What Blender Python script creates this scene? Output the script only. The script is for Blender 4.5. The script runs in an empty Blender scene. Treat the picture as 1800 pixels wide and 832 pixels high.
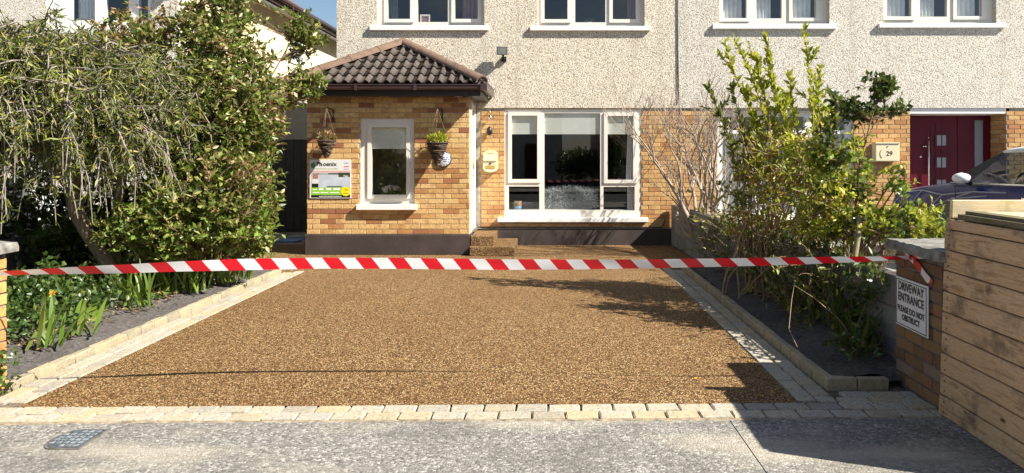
import bpy, bmesh, math, random
import numpy as np
from mathutils import Vector, Matrix

# ------------------------------------------------------------------ camera, sky, sun, exposure
sc = bpy.context.scene
COL = sc.collection
R = math.radians
CAM_H, F_PX, PX0, PY0 = 1.47, 1250.0, 970.0, 272.0
YH, YP = 11.56, 10.47                       # house front and porch front, metres from the camera

cam_d = bpy.data.cameras.new('camera')
cam = bpy.data.objects.new('camera', cam_d); COL.objects.link(cam)
cam.location = (0, 0, CAM_H); cam.rotation_euler = (R(90), 0, 0)
cam_d.sensor_width = 36.0; cam_d.lens = 36.0 * F_PX / 1800.0
cam_d.shift_x = -(PX0 - 900.0) / 1800.0
cam_d.shift_y = -(416.0 - PY0) / 1800.0
cam_d.clip_start = 0.05; cam_d.clip_end = 2000.0
sc.camera = cam

SUN_DIR = Vector((-1.05, 0.40, -1.0)).normalized()
SUN_EL = math.asin(-SUN_DIR.z)
SUN_AZ = math.atan2(-SUN_DIR.x, -SUN_DIR.y)          # clockwise from +Y
sun_d = bpy.data.lights.new('sun', 'SUN'); sun_d.energy = 5.0; sun_d.angle = R(0.53); sun_d.color = (1.0, 0.94, 0.83)
sun = bpy.data.objects.new('sun', sun_d); COL.objects.link(sun)
sun.location = (20, -8, 20); sun.rotation_euler = SUN_DIR.to_track_quat('-Z', 'Y').to_euler()

world = bpy.data.worlds.new('World'); sc.world = world; world.use_nodes = True
wt = world.node_tree; wt.nodes.clear()
w_out = wt.nodes.new('ShaderNodeOutputWorld'); w_bg = wt.nodes.new('ShaderNodeBackground')
w_sky = wt.nodes.new('ShaderNodeTexSky'); w_sky.sky_type = 'NISHITA'; w_sky.sun_disc = False
w_sky.sun_elevation = SUN_EL; w_sky.sun_rotation = SUN_AZ; w_sky.altitude = 0; w_sky.air_density = 1.0
w_sky.dust_density = 0.6; w_sky.ozone_density = 1.5
w_tc = wt.nodes.new('ShaderNodeTexCoord'); w_no = wt.nodes.new('ShaderNodeTexNoise')
w_no.inputs['Scale'].default_value = 3.2; w_no.inputs['Detail'].default_value = 6.0; w_no.inputs['Roughness'].default_value = 0.6
w_mp = wt.nodes.new('ShaderNodeMapping'); w_mp.inputs['Scale'].default_value = (1.0, 1.0, 2.4)
w_cr = wt.nodes.new('ShaderNodeValToRGB')
w_cr.color_ramp.elements[0].position = 0.50; w_cr.color_ramp.elements[1].position = 0.68
w_mix = wt.nodes.new('ShaderNodeMix'); w_mix.data_type = 'RGBA'
w_mix.inputs[7].default_value = (5.5, 5.7, 6.0, 1.0)
wt.links.new(w_tc.outputs['Generated'], w_mp.inputs['Vector']); wt.links.new(w_mp.outputs['Vector'], w_no.inputs['Vector'])
wt.links.new(w_no.outputs['Fac'], w_cr.inputs['Fac']); wt.links.new(w_cr.outputs['Color'], w_mix.inputs[0])
wt.links.new(w_sky.outputs['Color'], w_mix.inputs[6]); wt.links.new(w_mix.outputs[2], w_bg.inputs['Color'])
w_bg.inputs['Strength'].default_value = 0.051
wt.links.new(w_bg.outputs['Background'], w_out.inputs['Surface'])

sc.view_settings.view_transform = 'Standard'; sc.view_settings.look = 'None'
sc.view_settings.exposure = 1.30; sc.view_settings.gamma = 1.0; sc.view_settings.use_curve_mapping = False
sc.cycles.use_denoising = True
try:
    sc.cycles.denoiser = 'OPENIMAGEDENOISE'; sc.cycles.denoising_input_passes = 'RGB_ALBEDO_NORMAL'
except Exception:
    pass
sc.cycles.max_bounces = 7; sc.cycles.transparent_max_bounces = 12; sc.cycles.sample_clamp_indirect = 6.0
sc.cycles.caustics_reflective = False; sc.cycles.caustics_refractive = False

rng = random.Random(11)
nrng = np.random.default_rng(11)

# ------------------------------------------------------------------ measuring helpers
def X_at(px, Y): return (px - PX0) * Y / F_PX
def Z_at(py, Y): return CAM_H - (py - PY0) * Y / F_PX
def hx(px): return X_at(px, YH)
def hz(py): return Z_at(py, YH)
def px_(px): return X_at(px, YP)
def pz_(py): return Z_at(py, YP)

# ------------------------------------------------------------------ object helpers
def tag(o, label=None, cat=None, group=None, kind=None):
    if label: o['label'] = label
    if cat: o['category'] = cat
    if group: o['group'] = group
    if kind: o['kind'] = kind
    return o
def link(o, parent=None):
    COL.objects.link(o)
    if parent is not None: o.parent = parent
    return o
def empty(name, loc=(0, 0, 0), parent=None):
    o = bpy.data.objects.new(name, None); o.location = loc; o.empty_display_size = 0.1
    return link(o, parent)
def mesh_obj(name, me, mat, parent=None, loc=None, rot=None):
    o = bpy.data.objects.new(name, me)
    if mat is not None and len(me.materials) == 0:
        for m in (mat if isinstance(mat, (list, tuple)) else [mat]): me.materials.append(m)
    link(o, parent)
    # parents are only translated Empties or unrotated: world coordinates are kept by undoing their location
    if loc is not None: o.location = loc
    if rot is not None: o.rotation_euler = rot
    return o
def wl(parent):
    """world location of a chain of translated parents"""
    v = Vector((0, 0, 0))
    while parent is not None:
        v += Vector(parent.location); parent = parent.parent
    return v

class MB:
    """collects shapes in world coordinates, builds ONE mesh object"""
    def __init__(s): s.v = []; s.f = []; s.m = []; s.cur = 0; s.smooth = []
    def add(s, vs, fs, smooth=False):
        b = len(s.v); s.v += [tuple(p) for p in vs]
        for f in fs:
            s.f.append([b + i for i in f]); s.m.append(s.cur); s.smooth.append(smooth)
        return s
    def box(s, x0, x1, y0, y1, z0, z1):
        vs = [(x0,y0,z0),(x1,y0,z0),(x1,y1,z0),(x0,y1,z0),(x0,y0,z1),(x1,y0,z1),(x1,y1,z1),(x0,y1,z1)]
        return s.add(vs, [(0,3,2,1),(4,5,6,7),(0,1,5,4),(1,2,6,5),(2,3,7,6),(3,0,4,7)])
    def cbox(s, x0, x1, y0, y1, z0, z1, b=0.006):
        """box with chamfered edges (rounded by 1 segment)"""
        bm = bmesh.new()
        bmesh.ops.create_cube(bm, size=1.0)
        for v in bm.verts:
            v.co = Vector(((x0+x1)/2 + v.co.x*(x1-x0), (y0+y1)/2 + v.co.y*(y1-y0), (z0+z1)/2 + v.co.z*(z1-z0)))
        bmesh.ops.bevel(bm, geom=bm.edges[:], offset=b, segments=1, affect='EDGES')
        bm.verts.index_update()
        s.add([v.co[:] for v in bm.verts], [[v.index for v in f.verts] for f in bm.faces]); bm.free()
        return s
    def quad(s, a, b, c, d): return s.add([a, b, c, d], [(0,1,2,3)])
    def prism(s, poly, axis, a0, a1):
        """extrude polygon of 2-D points along axis ('x','y','z') from a0 to a1"""
        def P(p, a):
            return {'x': (a, p[0], p[1]), 'y': (p[0], a, p[1]), 'z': (p[0], p[1], a)}[axis]
        n = len(poly)
        vs = [P(p, a0) for p in poly] + [P(p, a1) for p in poly]
        fs = [tuple(range(n))[::-1], tuple(range(n, 2*n))] + [(i, (i+1) % n, n+(i+1) % n, n+i) for i in range(n)]
        return s.add(vs, fs)
    def tube(s, pts, rad, sides=6, cap=True):
        pts = [Vector(p) for p in pts]; n = len(pts)
        if not isinstance(rad, (list, tuple)): rad = [rad]*n
        ring = []
        prev = None
        for i, p in enumerate(pts):
            t = (pts[min(i+1, n-1)] - pts[max(i-1, 0)])
            t = t.normalized() if t.length > 1e-9 else Vector((0, 0, 1))
            if prev is None:
                a = t.cross(Vector((0.31, 0.2, 0.93)))
                if a.length < 1e-3: a = t.cross(Vector((1, 0, 0)))
            else: a = prev - t*prev.dot(t)
            a.normalize(); prev = a; b = t.cross(a)
            ring.append([p + (a*math.cos(2*math.pi*k/sides) + b*math.sin(2*math.pi*k/sides))*rad[i] for k in range(sides)])
        vs = [q for r_ in ring for q in r_]
        fs = [(i*sides+k, i*sides+(k+1) % sides, (i+1)*sides+(k+1) % sides, (i+1)*sides+k) for i in range(n-1) for k in range(sides)]
        if cap: fs += [tuple(range(sides))[::-1], tuple((n-1)*sides+k for k in range(sides))]
        return s.add(vs, fs, True)
    def lathe(s, prof, c, sides=20, axis='z'):
        """prof: list of (r, h) around an axis through c"""
        vs = []; n = len(prof)
        for r_, h in prof:
            for k in range(sides):
                a = 2*math.pi*k/sides; u, w = r_*math.cos(a), r_*math.sin(a)
                vs.append({'z': (c[0]+u, c[1]+w, c[2]+h), 'y': (c[0]+u, c[1]+h, c[2]+w), 'x': (c[0]+h, c[1]+u, c[2]+w)}[axis])
        fs = [(i*sides+k, i*sides+(k+1) % sides, (i+1)*sides+(k+1) % sides, (i+1)*sides+k) for i in range(n-1) for k in range(sides)]
        fs += [tuple(range(sides))[::-1], tuple((n-1)*sides+k for k in range(sides))]
        return s.add(vs, fs, True)
    def build(s, name, mat, parent=None, fix=True):
        off = wl(parent)
        me = bpy.data.meshes.new(name)
        me.from_pydata([(v[0]-off.x, v[1]-off.y, v[2]-off.z) for v in s.v], [], s.f)
        mats = mat if isinstance(mat, (list, tuple)) else [mat]
        for m in mats: me.materials.append(m)
        me.polygons.foreach_set('material_index', s.m)
        me.polygons.foreach_set('use_smooth', s.smooth)
        me.update()
        if fix:
            bm = bmesh.new(); bm.from_mesh(me); bmesh.ops.recalc_face_normals(bm, faces=bm.faces[:]); bm.to_mesh(me); bm.free()
        o = bpy.data.objects.new(name, me); link(o, parent)
        return o
def boxo(name, mat, parent, *a, **k): return MB().box(*a).build(name, mat, parent)
def cboxo(name, mat, parent, *a, b=0.006): return MB().cbox(*a, b=b).build(name, mat, parent)

def copy_tree(o, parent=None):
    c = o.copy(); COL.objects.link(c); c.parent = parent
    for ch in list(o.children): copy_tree(ch, c)
    return c

# ------------------------------------------------------------------ material helpers
class NT:
    def __init__(s, name):
        s.mat = bpy.data.materials.new(name); s.mat.use_nodes = True; s.t = s.mat.node_tree
        s.bsdf = s.t.nodes['Principled BSDF']; s.out = s.t.nodes['Material Output']
    def n(s, typ, ins=None, **attrs):
        nd = s.t.nodes.new('ShaderNode' + typ)
        for k, v in attrs.items(): setattr(nd, k, v)
        for k, v in (ins or {}).items(): s.set(nd.inputs[k], v)
        return nd
    def set(s, sock, v):
        if isinstance(v, bpy.types.NodeSocket): s.t.links.new(v, sock)
        elif isinstance(v, bpy.types.Node): s.t.links.new(v.outputs[0], sock)
        else:
            if sock.type == 'RGBA' and len(v) == 3: v = (*v, 1.0)
            sock.default_value = v
    def P(s, **k):
        names = {'base': 'Base Color', 'rough': 'Roughness', 'metal': 'Metallic', 'normal': 'Normal', 'spec': 'Specular IOR Level', 'coat': 'Coat Weight'}
        for a, v in k.items(): s.set(s.bsdf.inputs[names[a]], v)
        return s
    def ramp(s, fac, stops, interp='LINEAR'):
        nd = s.t.nodes.new('ShaderNodeValToRGB'); cr = nd.color_ramp; cr.interpolation = interp
        while len(cr.elements) < len(stops): cr.elements.new(0.5)
        for e, (p, c) in zip(cr.elements, stops):
            e.position = p; e.color = (c, c, c, 1) if not hasattr(c, '__len__') else (*c[:3], 1)
        s.t.links.new(fac, nd.inputs['Fac']); return nd.outputs['Color']
    def coords(s, kind='Object', scale=None, rnd=False):
        c = s.n('TexCoord').outputs[kind]
        if rnd:
            oi = s.n('ObjectInfo').outputs['Random']
            mul = s.n('Math', {0: oi, 1: 37.3}, operation='MULTIPLY').outputs[0]
            c = s.n('VectorMath', {0: c, 1: s.n('CombineXYZ', {0: mul, 1: mul, 2: mul}).outputs[0]}, operation='ADD').outputs[0]
        if scale is not None: c = s.n('Mapping', {'Vector': c, 'Scale': scale}).outputs[0]
        return c
    def noise(s, vec, scale, detail=4, rough=0.55, dist=0.0):
        return s.n('TexNoise', {'Vector': vec, 'Scale': scale, 'Detail': detail, 'Roughness': rough, 'Distortion': dist}).outputs['Fac']
    def voro(s, vec, scale, feature='F1', out='Distance', rnd=1.0):
        return s.n('TexVoronoi', {'Vector': vec, 'Scale': scale, 'Randomness': rnd}, feature=feature).outputs[out]
    def mix(s, fac, a, b, blend='MIX'):
        nd = s.t.nodes.new('ShaderNodeMix'); nd.data_type = 'RGBA'; nd.blend_type = blend
        s.set(nd.inputs[0], fac); s.set(nd.inputs[6], a); s.set(nd.inputs[7], b); return nd.outputs[2]
    def math(s, op, a, b=0.0, clamp=False):
        nd = s.n('Math', {0: a, 1: b}, operation=op); nd.use_clamp = clamp; return nd.outputs[0]
    def bump(s, h, strength=0.4, dist=0.01):
        return s.n('Bump', {'Height': h, 'Strength': strength, 'Distance': dist}).outputs[0]

def plain(name, col, rough=0.6, metal=0.0, var=0.08, scale=8.0, bump=0.0, bscale=60.0, spec=0.5):
    m = NT(name); c = m.coords('Object')
    n1 = m.noise(c, scale)
    d = tuple(x*(1-var*2.2) for x in col); l = tuple(min(1, x*(1+var)) for x in col)
    m.P(base=m.ramp(n1, [(0.3, d), (0.7, l)]), rough=rough, metal=metal, spec=spec)
    if bump: m.P(normal=m.bump(m.noise(c, bscale, 3), bump, 0.004))
    return m.mat

def leaf_mat(name, stops, rough=0.45, trans=0.35):
    m = NT(name)
    rnd = m.n('NewGeometry').outputs['Random Per Island']
    col = m.ramp(rnd, stops)
    m.P(base=col, rough=rough, spec=0.4)
    tr = m.n('BsdfTranslucent', {'Color': m.mix(0.35, col, (0.35, 0.42, 0.05), 'MIX')})
    ms = m.n('MixShader', {0: trans, 1: m.bsdf.outputs[0], 2: tr.outputs[0]})
    m.t.links.new(ms.outputs[0], m.out.inputs['Surface'])
    return m.mat

MAT = {}
def brick_mat(name, stops, dirt=0.25):
    m = NT(name); c = m.coords('Object', rnd=True)
    r = m.n('ObjectInfo').outputs['Random']
    base = m.ramp(r, stops)
    blot = m.noise(c, 9.0, 3, 0.6)
    base = m.mix(m.ramp(blot, [(0.52, 0.0), (0.68, 0.5)]), base, (0.34, 0.11, 0.05))
    fine = m.noise(c, 55.0, 4, 0.65)
    base = m.mix(m.ramp(fine, [(0.35, 0.55), (0.62, 0.0)]), base, (0.24, 0.12, 0.05), 'MIX')
    wn = m.noise(m.coords('Object', (1, 1, 1)), 1.7, 4)
    m.P(base=base, rough=0.88, spec=0.25)
    h = m.math('ADD', m.noise(c, 120.0, 3), m.noise(c, 30.0, 2))
    m.P(normal=m.bump(h, 0.45, 0.004))
    return m.mat
MAT['brick'] = brick_mat('yellow_brick', [(0.0, (0.73, 0.49, 0.215)), (0.32, (0.77, 0.53, 0.24)), (0.62, (0.66, 0.42, 0.17)), (0.82, (0.56, 0.30, 0.11)), (0.91, (0.40, 0.18, 0.08)), (1.0, (0.30, 0.115, 0.065))])
MAT['brick_house'] = brick_mat('amber_brick', [(0.0, (0.65, 0.41, 0.175)), (0.4, (0.71, 0.46, 0.20)), (0.7, (0.57, 0.325, 0.13)), (1.0, (0.46, 0.21, 0.085))])
MAT['brick_pillar'] = brick_mat('shaded_pillar_brick', [(0.0, (0.25, 0.155, 0.08)), (0.35, (0.17, 0.10, 0.06)), (0.6, (0.10, 0.06, 0.042)), (0.85, (0.26, 0.20, 0.155)), (1.0, (0.07, 0.042, 0.033))])  # shaded copy of the pillar brick, its darkness put into the colour
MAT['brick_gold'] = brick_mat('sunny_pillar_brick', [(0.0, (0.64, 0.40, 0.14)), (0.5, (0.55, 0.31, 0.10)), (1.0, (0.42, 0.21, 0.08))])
MAT['mortar'] = plain('mortar', (0.44, 0.385, 0.31), 0.95, var=0.2, scale=14, bump=0.5)
MAT['mortar_dark'] = plain('weathered_mortar', (0.16, 0.14, 0.125), 0.95, var=0.3, scale=9, bump=0.6)

def pebbledash(name, cream, tint, amount=0.50):
    m = NT(name); c = m.coords('Object')
    v1 = m.n('TexVoronoi', {'Vector': c, 'Scale': 92.0}); v2 = m.n('TexVoronoi', {'Vector': c, 'Scale': 36.0})
    n0 = m.noise(c, 52.0, 3, 0.6)
    sep = m.n('SeparateColor', {0: v1.outputs['Color']})
    stone = m.ramp(sep.outputs[0], [(0.0, cream), (amount, cream), (amount+0.08, tint), (0.72, (0.42, 0.35, 0.27)), (0.8, (0.20, 0.155, 0.12)), (0.88, cream), (1.0, (0.62, 0.50, 0.30))])
    pit = m.ramp(n0, [(0.37, 1.0), (0.43, 0.0)])
    col = m.mix(m.math('MULTIPLY', pit, 0.8), stone, (0.17, 0.135, 0.10))
    big = m.noise(m.coords('Object', (1, 1, 0.35)), 1.6, 5, 0.6)
    col = m.mix(m.ramp(big, [(0.42, 0.0), (0.8, 0.22)]), col, (0.42, 0.38, 0.32))
    stk = m.noise(m.coords('Object', (3.2, 1, 0.22)), 1.5, 5, 0.65)
    col = m.mix(m.ramp(stk, [(0.52, 0.0), (0.74, 0.42)]), col, (0.30, 0.265, 0.215))
    m.P(base=col, rough=0.93, spec=0.15)
    h = m.math('ADD', m.ramp(v1.outputs['Distance'], [(0.0, 1.0), (0.6, 0.0)]), m.math('MULTIPLY', n0, 1.6))
    m.P(normal=m.bump(h, 0.45, 0.010))
    return m.mat
MAT['dash'] = pebbledash('pebbledash_cream', (0.78, 0.725, 0.62), (0.66, 0.55, 0.40))
MAT['dash2'] = pebbledash('pebbledash_grey_white', (0.76, 0.73, 0.67), (0.60, 0.55, 0.47))
MAT['render_cream'] = plain('smooth_cream_render', (0.74, 0.64, 0.44), 0.92, var=0.08, scale=3.0, bump=0.6, bscale=90)
MAT['plinth'] = plain('dark_brown_masonry_paint', (0.058, 0.044, 0.040), 0.6, var=0.18, scale=3.0, bump=0.35, bscale=25)
MAT['pvc'] = plain('cream_white_upvc', (0.80, 0.755, 0.68), 0.32, var=0.02, scale=2.0)
MAT['white'] = plain('white_paint', (0.82, 0.81, 0.79), 0.5, var=0.03, scale=4.0)
MAT['blind'] = plain('pale_roller_blind', (0.80, 0.81, 0.74), 0.8, var=0.02)
MAT['room'] = plain('dim_room_wall', (0.10, 0.095, 0.095), 0.9)
MAT['floorboard'] = plain('dark_floor', (0.07, 0.05, 0.04), 0.7)
MAT['gutter'] = plain('brown_gutter_plastic', (0.065, 0.036, 0.038), 0.25, var=0.05)
MAT['fascia'] = plain('dark_brown_fascia', (0.030, 0.022, 0.020), 0.5)
MAT['black'] = plain('black_metal', (0.012, 0.012, 0.013), 0.45)
MAT['blackplastic'] = plain('black_plastic', (0.015, 0.015, 0.017), 0.5)
MAT['chrome'] = plain('brushed_steel', (0.75, 0.75, 0.74), 0.22, 1.0, var=0.02)
MAT['cream_metal'] = plain('cream_painted_steel', (0.76, 0.68, 0.46), 0.35, var=0.03)
MAT['brass'] = plain('brass_plate', (0.55, 0.40, 0.12), 0.4, 0.3)
MAT['grey_fix'] = plain('grey_lamp_housing', (0.14, 0.145, 0.15), 0.5)
MAT['slate'] = plain('grey_roof_tile', (0.10, 0.095, 0.09), 0.85, var=0.2, scale=5)

def glass_mat(name, tint, ior=1.5, gain=1.0, rough=0.0):
    m = NT(name)
    ge = m.n('NewGeometry')                                   # Schlick reflectance, the same from both sides of the pane
    cs = m.math('ABSOLUTE', m.n('VectorMath', {0: ge.outputs['Normal'], 1: ge.outputs['Incoming']}, operation='DOT_PRODUCT').outputs['Value'])
    f0 = ((ior-1)/(ior+1))**2
    fr = m.math('ADD', m.math('MULTIPLY', m.math('POWER', m.math('SUBTRACT', 1.0, cs), 5.0), 1-f0), f0)
    fac = m.math('SUBTRACT', 1.0, m.math('POWER', m.math('SUBTRACT', 1.0, fr), gain))      # several glass surfaces in a row
    tr = m.n('BsdfTransparent', {'Color': tint}); gl = m.n('BsdfGlossy', {'Color': (1, 1, 1), 'Roughness': rough})
    ms = m.n('MixShader', {0: fac, 1: tr.outputs[0], 2: gl.outputs[0]})
    m.t.links.new(ms.outputs[0], m.out.inputs['Surface']); return m.mat
MAT['glass'] = glass_mat('window_glass', (0.93, 0.95, 0.94), 1.5, 2.4)
MAT['carglass'] = glass_mat('car_glass', (0.45, 0.50, 0.48), 1.5, 1.6)
MAT['frosted'] = plain('frosted_glass', (0.30, 0.34, 0.36), 0.25, var=0.05)

def roof_tile_mat(name, a, b, lichen=0.4):
    m = NT(name); c = m.coords('Object', rnd=True); r = m.n('ObjectInfo').outputs['Random']
    base = m.ramp(r, [(0, a), (1, b)])
    sp = m.noise(c, 70, 4, 0.7)
    base = m.mix(m.ramp(sp, [(0.55, 0.0), (0.72, lichen)]), base, (0.30, 0.27, 0.22))
    bl = m.noise(c, 7, 4)
    base = m.mix(m.ramp(bl, [(0.5, 0.0), (0.75, 0.6)]), base, (0.035, 0.03, 0.026))
    m.P(base=base, rough=0.9, spec=0.25, normal=m.bump(sp, 0.5, 0.006)); return m.mat
MAT['tile'] = roof_tile_mat('brown_concrete_tile', (0.075, 0.06, 0.052), (0.105, 0.083, 0.07))
MAT['hip'] = roof_tile_mat('terracotta_hip_tile', (0.135, 0.085, 0.062), (0.18, 0.115, 0.085), 0.5)

def stone_mat(name, stops):
    m = NT(name); c = m.coords('Object', rnd=True); r = m.n('ObjectInfo').outputs['Random']
    base = m.ramp(r, stops)
    n1 = m.noise(c, 11, 5, 0.65); n2 = m.noise(c, 60, 4, 0.7)
    base = m.mix(m.ramp(n1, [(0.42, 0.0), (0.70, 0.45)]), base, (0.50, 0.37, 0.20))
    base = m.mix(m.ramp(n2, [(0.34, 0.75), (0.54, 0.0)]), base, (0.17, 0.155, 0.13))
    v = m.voro(c, 34.0)
    base = m.mix(m.ramp(v, [(0.05, 0.5), (0.14, 0.0)]), base, (0.15, 0.14, 0.12))
    m.P(base=base, rough=0.85, spec=0.25, normal=m.bump(m.math('ADD', m.noise(c, 45, 4), m.noise(c, 9, 3)), 0.7, 0.006)); return m.mat
MAT['sett'] = stone_mat('pale_sandstone_sett', [(0.0, (0.31, 0.295, 0.25)), (0.35, (0.41, 0.375, 0.30)), (0.62, (0.35, 0.34, 0.305)), (0.82, (0.45, 0.36, 0.225)), (1.0, (0.26, 0.255, 0.23))])
MAT['kerbstone'] = stone_mat('buff_sandstone_kerb', [(0.0, (0.35, 0.285, 0.175)), (0.5, (0.37, 0.32, 0.22)), (1.0, (0.255, 0.23, 0.175))])
MAT['joint'] = plain('sand_joint', (0.13, 0.105, 0.08), 0.97, var=0.25, scale=20, bump=0.5)

def resin():
    m = NT('resin_bound_gravel'); c = m.coords('Object')
    v = m.n('TexVoronoi', {'Vector': c, 'Scale': 104.0})
    cell = m.n('SeparateColor', {0: v.outputs['Color']})
    col = m.ramp(cell.outputs[0], [(0.0, (0.052, 0.026, 0.011)), (0.20, (0.13, 0.066, 0.024)), (0.42, (0.225, 0.122, 0.045)), (0.62, (0.32, 0.185, 0.072)), (0.80, (0.42, 0.262, 0.115)), (0.92, (0.55, 0.39, 0.20)), (1.0, (0.64, 0.51, 0.32))])
    gap = m.ramp(v.outputs['Distance'], [(0.42, 0.0), (0.72, 0.85)])
    col = m.mix(gap, col, (0.03, 0.016, 0.008))
    big = m.noise(c, 0.9, 5, 0.62)
    col = m.mix(m.ramp(big, [(0.38, 0.0), (0.68, 0.34)]), col, (0.13, 0.062, 0.022))
    m.P(base=col, rough=0.7, spec=0.2)
    h = m.math('ADD', m.ramp(v.outputs['Distance'], [(0.0, 1.0), (0.75, 0.0)]), m.math('MULTIPLY', cell.outputs[1], 0.5))
    m.P(normal=m.bump(h, 0.85, 0.007)); return m.mat
MAT['resin'] = resin()

def concrete(name='weathered_footpath_concrete'):
    m = NT(name); c = m.coords('Object')
    v = m.n('TexVoronoi', {'Vector': c, 'Scale': 75.0}); cell = m.n('SeparateColor', {0: v.outputs['Color']})
    base = m.ramp(cell.outputs[0], [(0.0, (0.11, 0.105, 0.095)), (0.3, (0.19, 0.182, 0.166)), (0.75, (0.26, 0.249, 0.226)), (1.0, (0.45, 0.435, 0.40))])
    fine = m.noise(c, 130, 4, 0.75)
    base = m.mix(m.ramp(fine, [(0.34, 0.75), (0.50, 0.0)]), base, (0.10, 0.10, 0.10))
    ag = m.n('TexVoronoi', {'Vector': c, 'Scale': 42.0}); agc = m.n('SeparateColor', {0: ag.outputs['Color']})
    chip = m.math('MULTIPLY', m.ramp(ag.outputs['Distance'], [(0.22, 1.0), (0.36, 0.0)]), m.ramp(agc.outputs[1], [(0.78, 0.0), (0.84, 0.45)]))
    base = m.mix(chip, base, (0.58, 0.56, 0.52))
    st = m.noise(c, 1.35, 6, 0.62, 0.6)
    base = m.mix(m.ramp(st, [(0.44, 0.0), (0.64, 0.60)]), base, (0.115, 0.108, 0.098))
    st2 = m.noise(m.coords('Object', (0.6, 1.6, 1)), 1.0, 6, 0.6)
    base = m.mix(m.ramp(st2, [(0.50, 0.0), (0.66, 0.72)]), base, (0.42, 0.375, 0.30))
    m.P(base=base, rough=0.95, spec=0.12)
    m.P(normal=m.bump(m.math('ADD', fine, m.ramp(v.outputs['Distance'], [(0, 0.8), (0.6, 0)])), 0.7, 0.006)); return m.mat
MAT['concrete'] = concrete()
MAT['asphalt'] = plain('road_asphalt', (0.055, 0.055, 0.057), 0.9, var=0.25, scale=6, bump=0.7, bscale=180)
MAT['lawn'] = plain('rough_ground', (0.09, 0.085, 0.06), 0.95, var=0.3, scale=4)
MAT['drive_grey'] = plain('neighbour_concrete_drive', (0.30, 0.29, 0.27), 0.93, var=0.15, scale=2, bump=0.4)
def soil():
    m = NT('garden_soil'); c = m.coords('Object')
    n1 = m.noise(c, 38, 6, 0.72); n2 = m.noise(c, 3, 4)
    col = m.ramp(n1, [(0.3, (0.055, 0.048, 0.045)), (0.55, (0.13, 0.118, 0.112)), (0.75, (0.20, 0.185, 0.175))])
    col = m.mix(m.ramp(n2, [(0.4, 0.0), (0.7, 0.4)]), col, (0.06, 0.05, 0.045))
    m.P(base=col, rough=0.97, spec=0.1, normal=m.bump(n1, 0.9, 0.02)); return m.mat
MAT['soil'] = soil()
MAT['nail'] = None
def block():
    m = NT('grey_concrete_block'); c = m.coords('Object', rnd=True); r = m.n('ObjectInfo').outputs['Random']
    n1 = m.noise(c, 60, 5, 0.7); n2 = m.noise(c, 4, 4)
    col = m.ramp(r, [(0, (0.16, 0.155, 0.15)), (1, (0.23, 0.225, 0.21))])
    col = m.mix(m.ramp(n1, [(0.35, 0.6), (0.55, 0.0)]), col, (0.10, 0.098, 0.09))
    col = m.mix(m.ramp(n2, [(0.45, 0.0), (0.7, 0.55)]), col, (0.13, 0.13, 0.11))
    m.P(base=col, rough=0.95, spec=0.2, normal=m.bump(n1, 0.6, 0.006)); return m.mat
MAT['block'] = block()
MAT['coping'] = plain('rough_concrete_coping', (0.23, 0.22, 0.20), 0.95, var=0.3, scale=12, bump=0.9, bscale=70)

def wood(name, a, b, stain, axis):
    m = NT(name)
    sc_ = {'y': (9, 0.7, 9), 'x': (0.7, 9, 9), 'z': (9, 9, 0.7)}[axis]
    c = m.coords('Object', rnd=True); cg = m.n('Mapping', {'Vector': c, 'Scale': sc_}).outputs[0]
    g = m.noise(cg, 5.5, 6, 0.62, 1.4)
    r = m.n('ObjectInfo').outputs['Random']
    col = m.ramp(g, [(0.30, tuple(x*.55 for x in b)), (0.42, b), (0.50, a), (0.56, tuple(x*0.70 for x in a)), (0.62, tuple(min(1, x*1.12) for x in a)), (0.72, b)])
    col = m.mix(m.math('MULTIPLY', r, 0.4), col, b)
    ck = m.n('Mapping', {'Vector': c, 'Scale': tuple(3.4 if k > 1 else 1.5 for k in sc_)}).outputs[0]
    kn = m.voro(ck, 2.6)
    col = m.mix(m.ramp(kn, [(0.07, 0.95), (0.13, 0.0)]), col, (0.07, 0.032, 0.014))
    stn = m.noise(c, 4.0, 5, 0.65)
    col = m.mix(m.ramp(stn, [(0.54, 0.0), (0.68, 0.8)]), col, stain)
    m.P(base=col, rough=0.8, spec=0.25, normal=m.bump(g, 0.35, 0.004)); return m.mat
MAT['wood'] = wood('weathered_pine_board', (0.66, 0.45, 0.27), (0.44, 0.27, 0.145), (0.13, 0.095, 0.065), 'y')
MAT['wood_top'] = wood('bleached_mossy_board', (0.62, 0.53, 0.36), (0.50, 0.40, 0.24), (0.22, 0.20, 0.06), 'x')
MAT['wood_rim'] = wood('dark_mossy_batten', (0.20, 0.165, 0.10), (0.12, 0.10, 0.06), (0.10, 0.11, 0.03), 'y')
MAT['stake'] = wood('stake_wood', (0.30, 0.25, 0.14), (0.20, 0.16, 0.09), (0.10, 0.09, 0.04), 'z')
MAT['gatewood'] = plain('dark_stained_timber', (0.02, 0.017, 0.016), 0.8, var=0.2)

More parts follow.
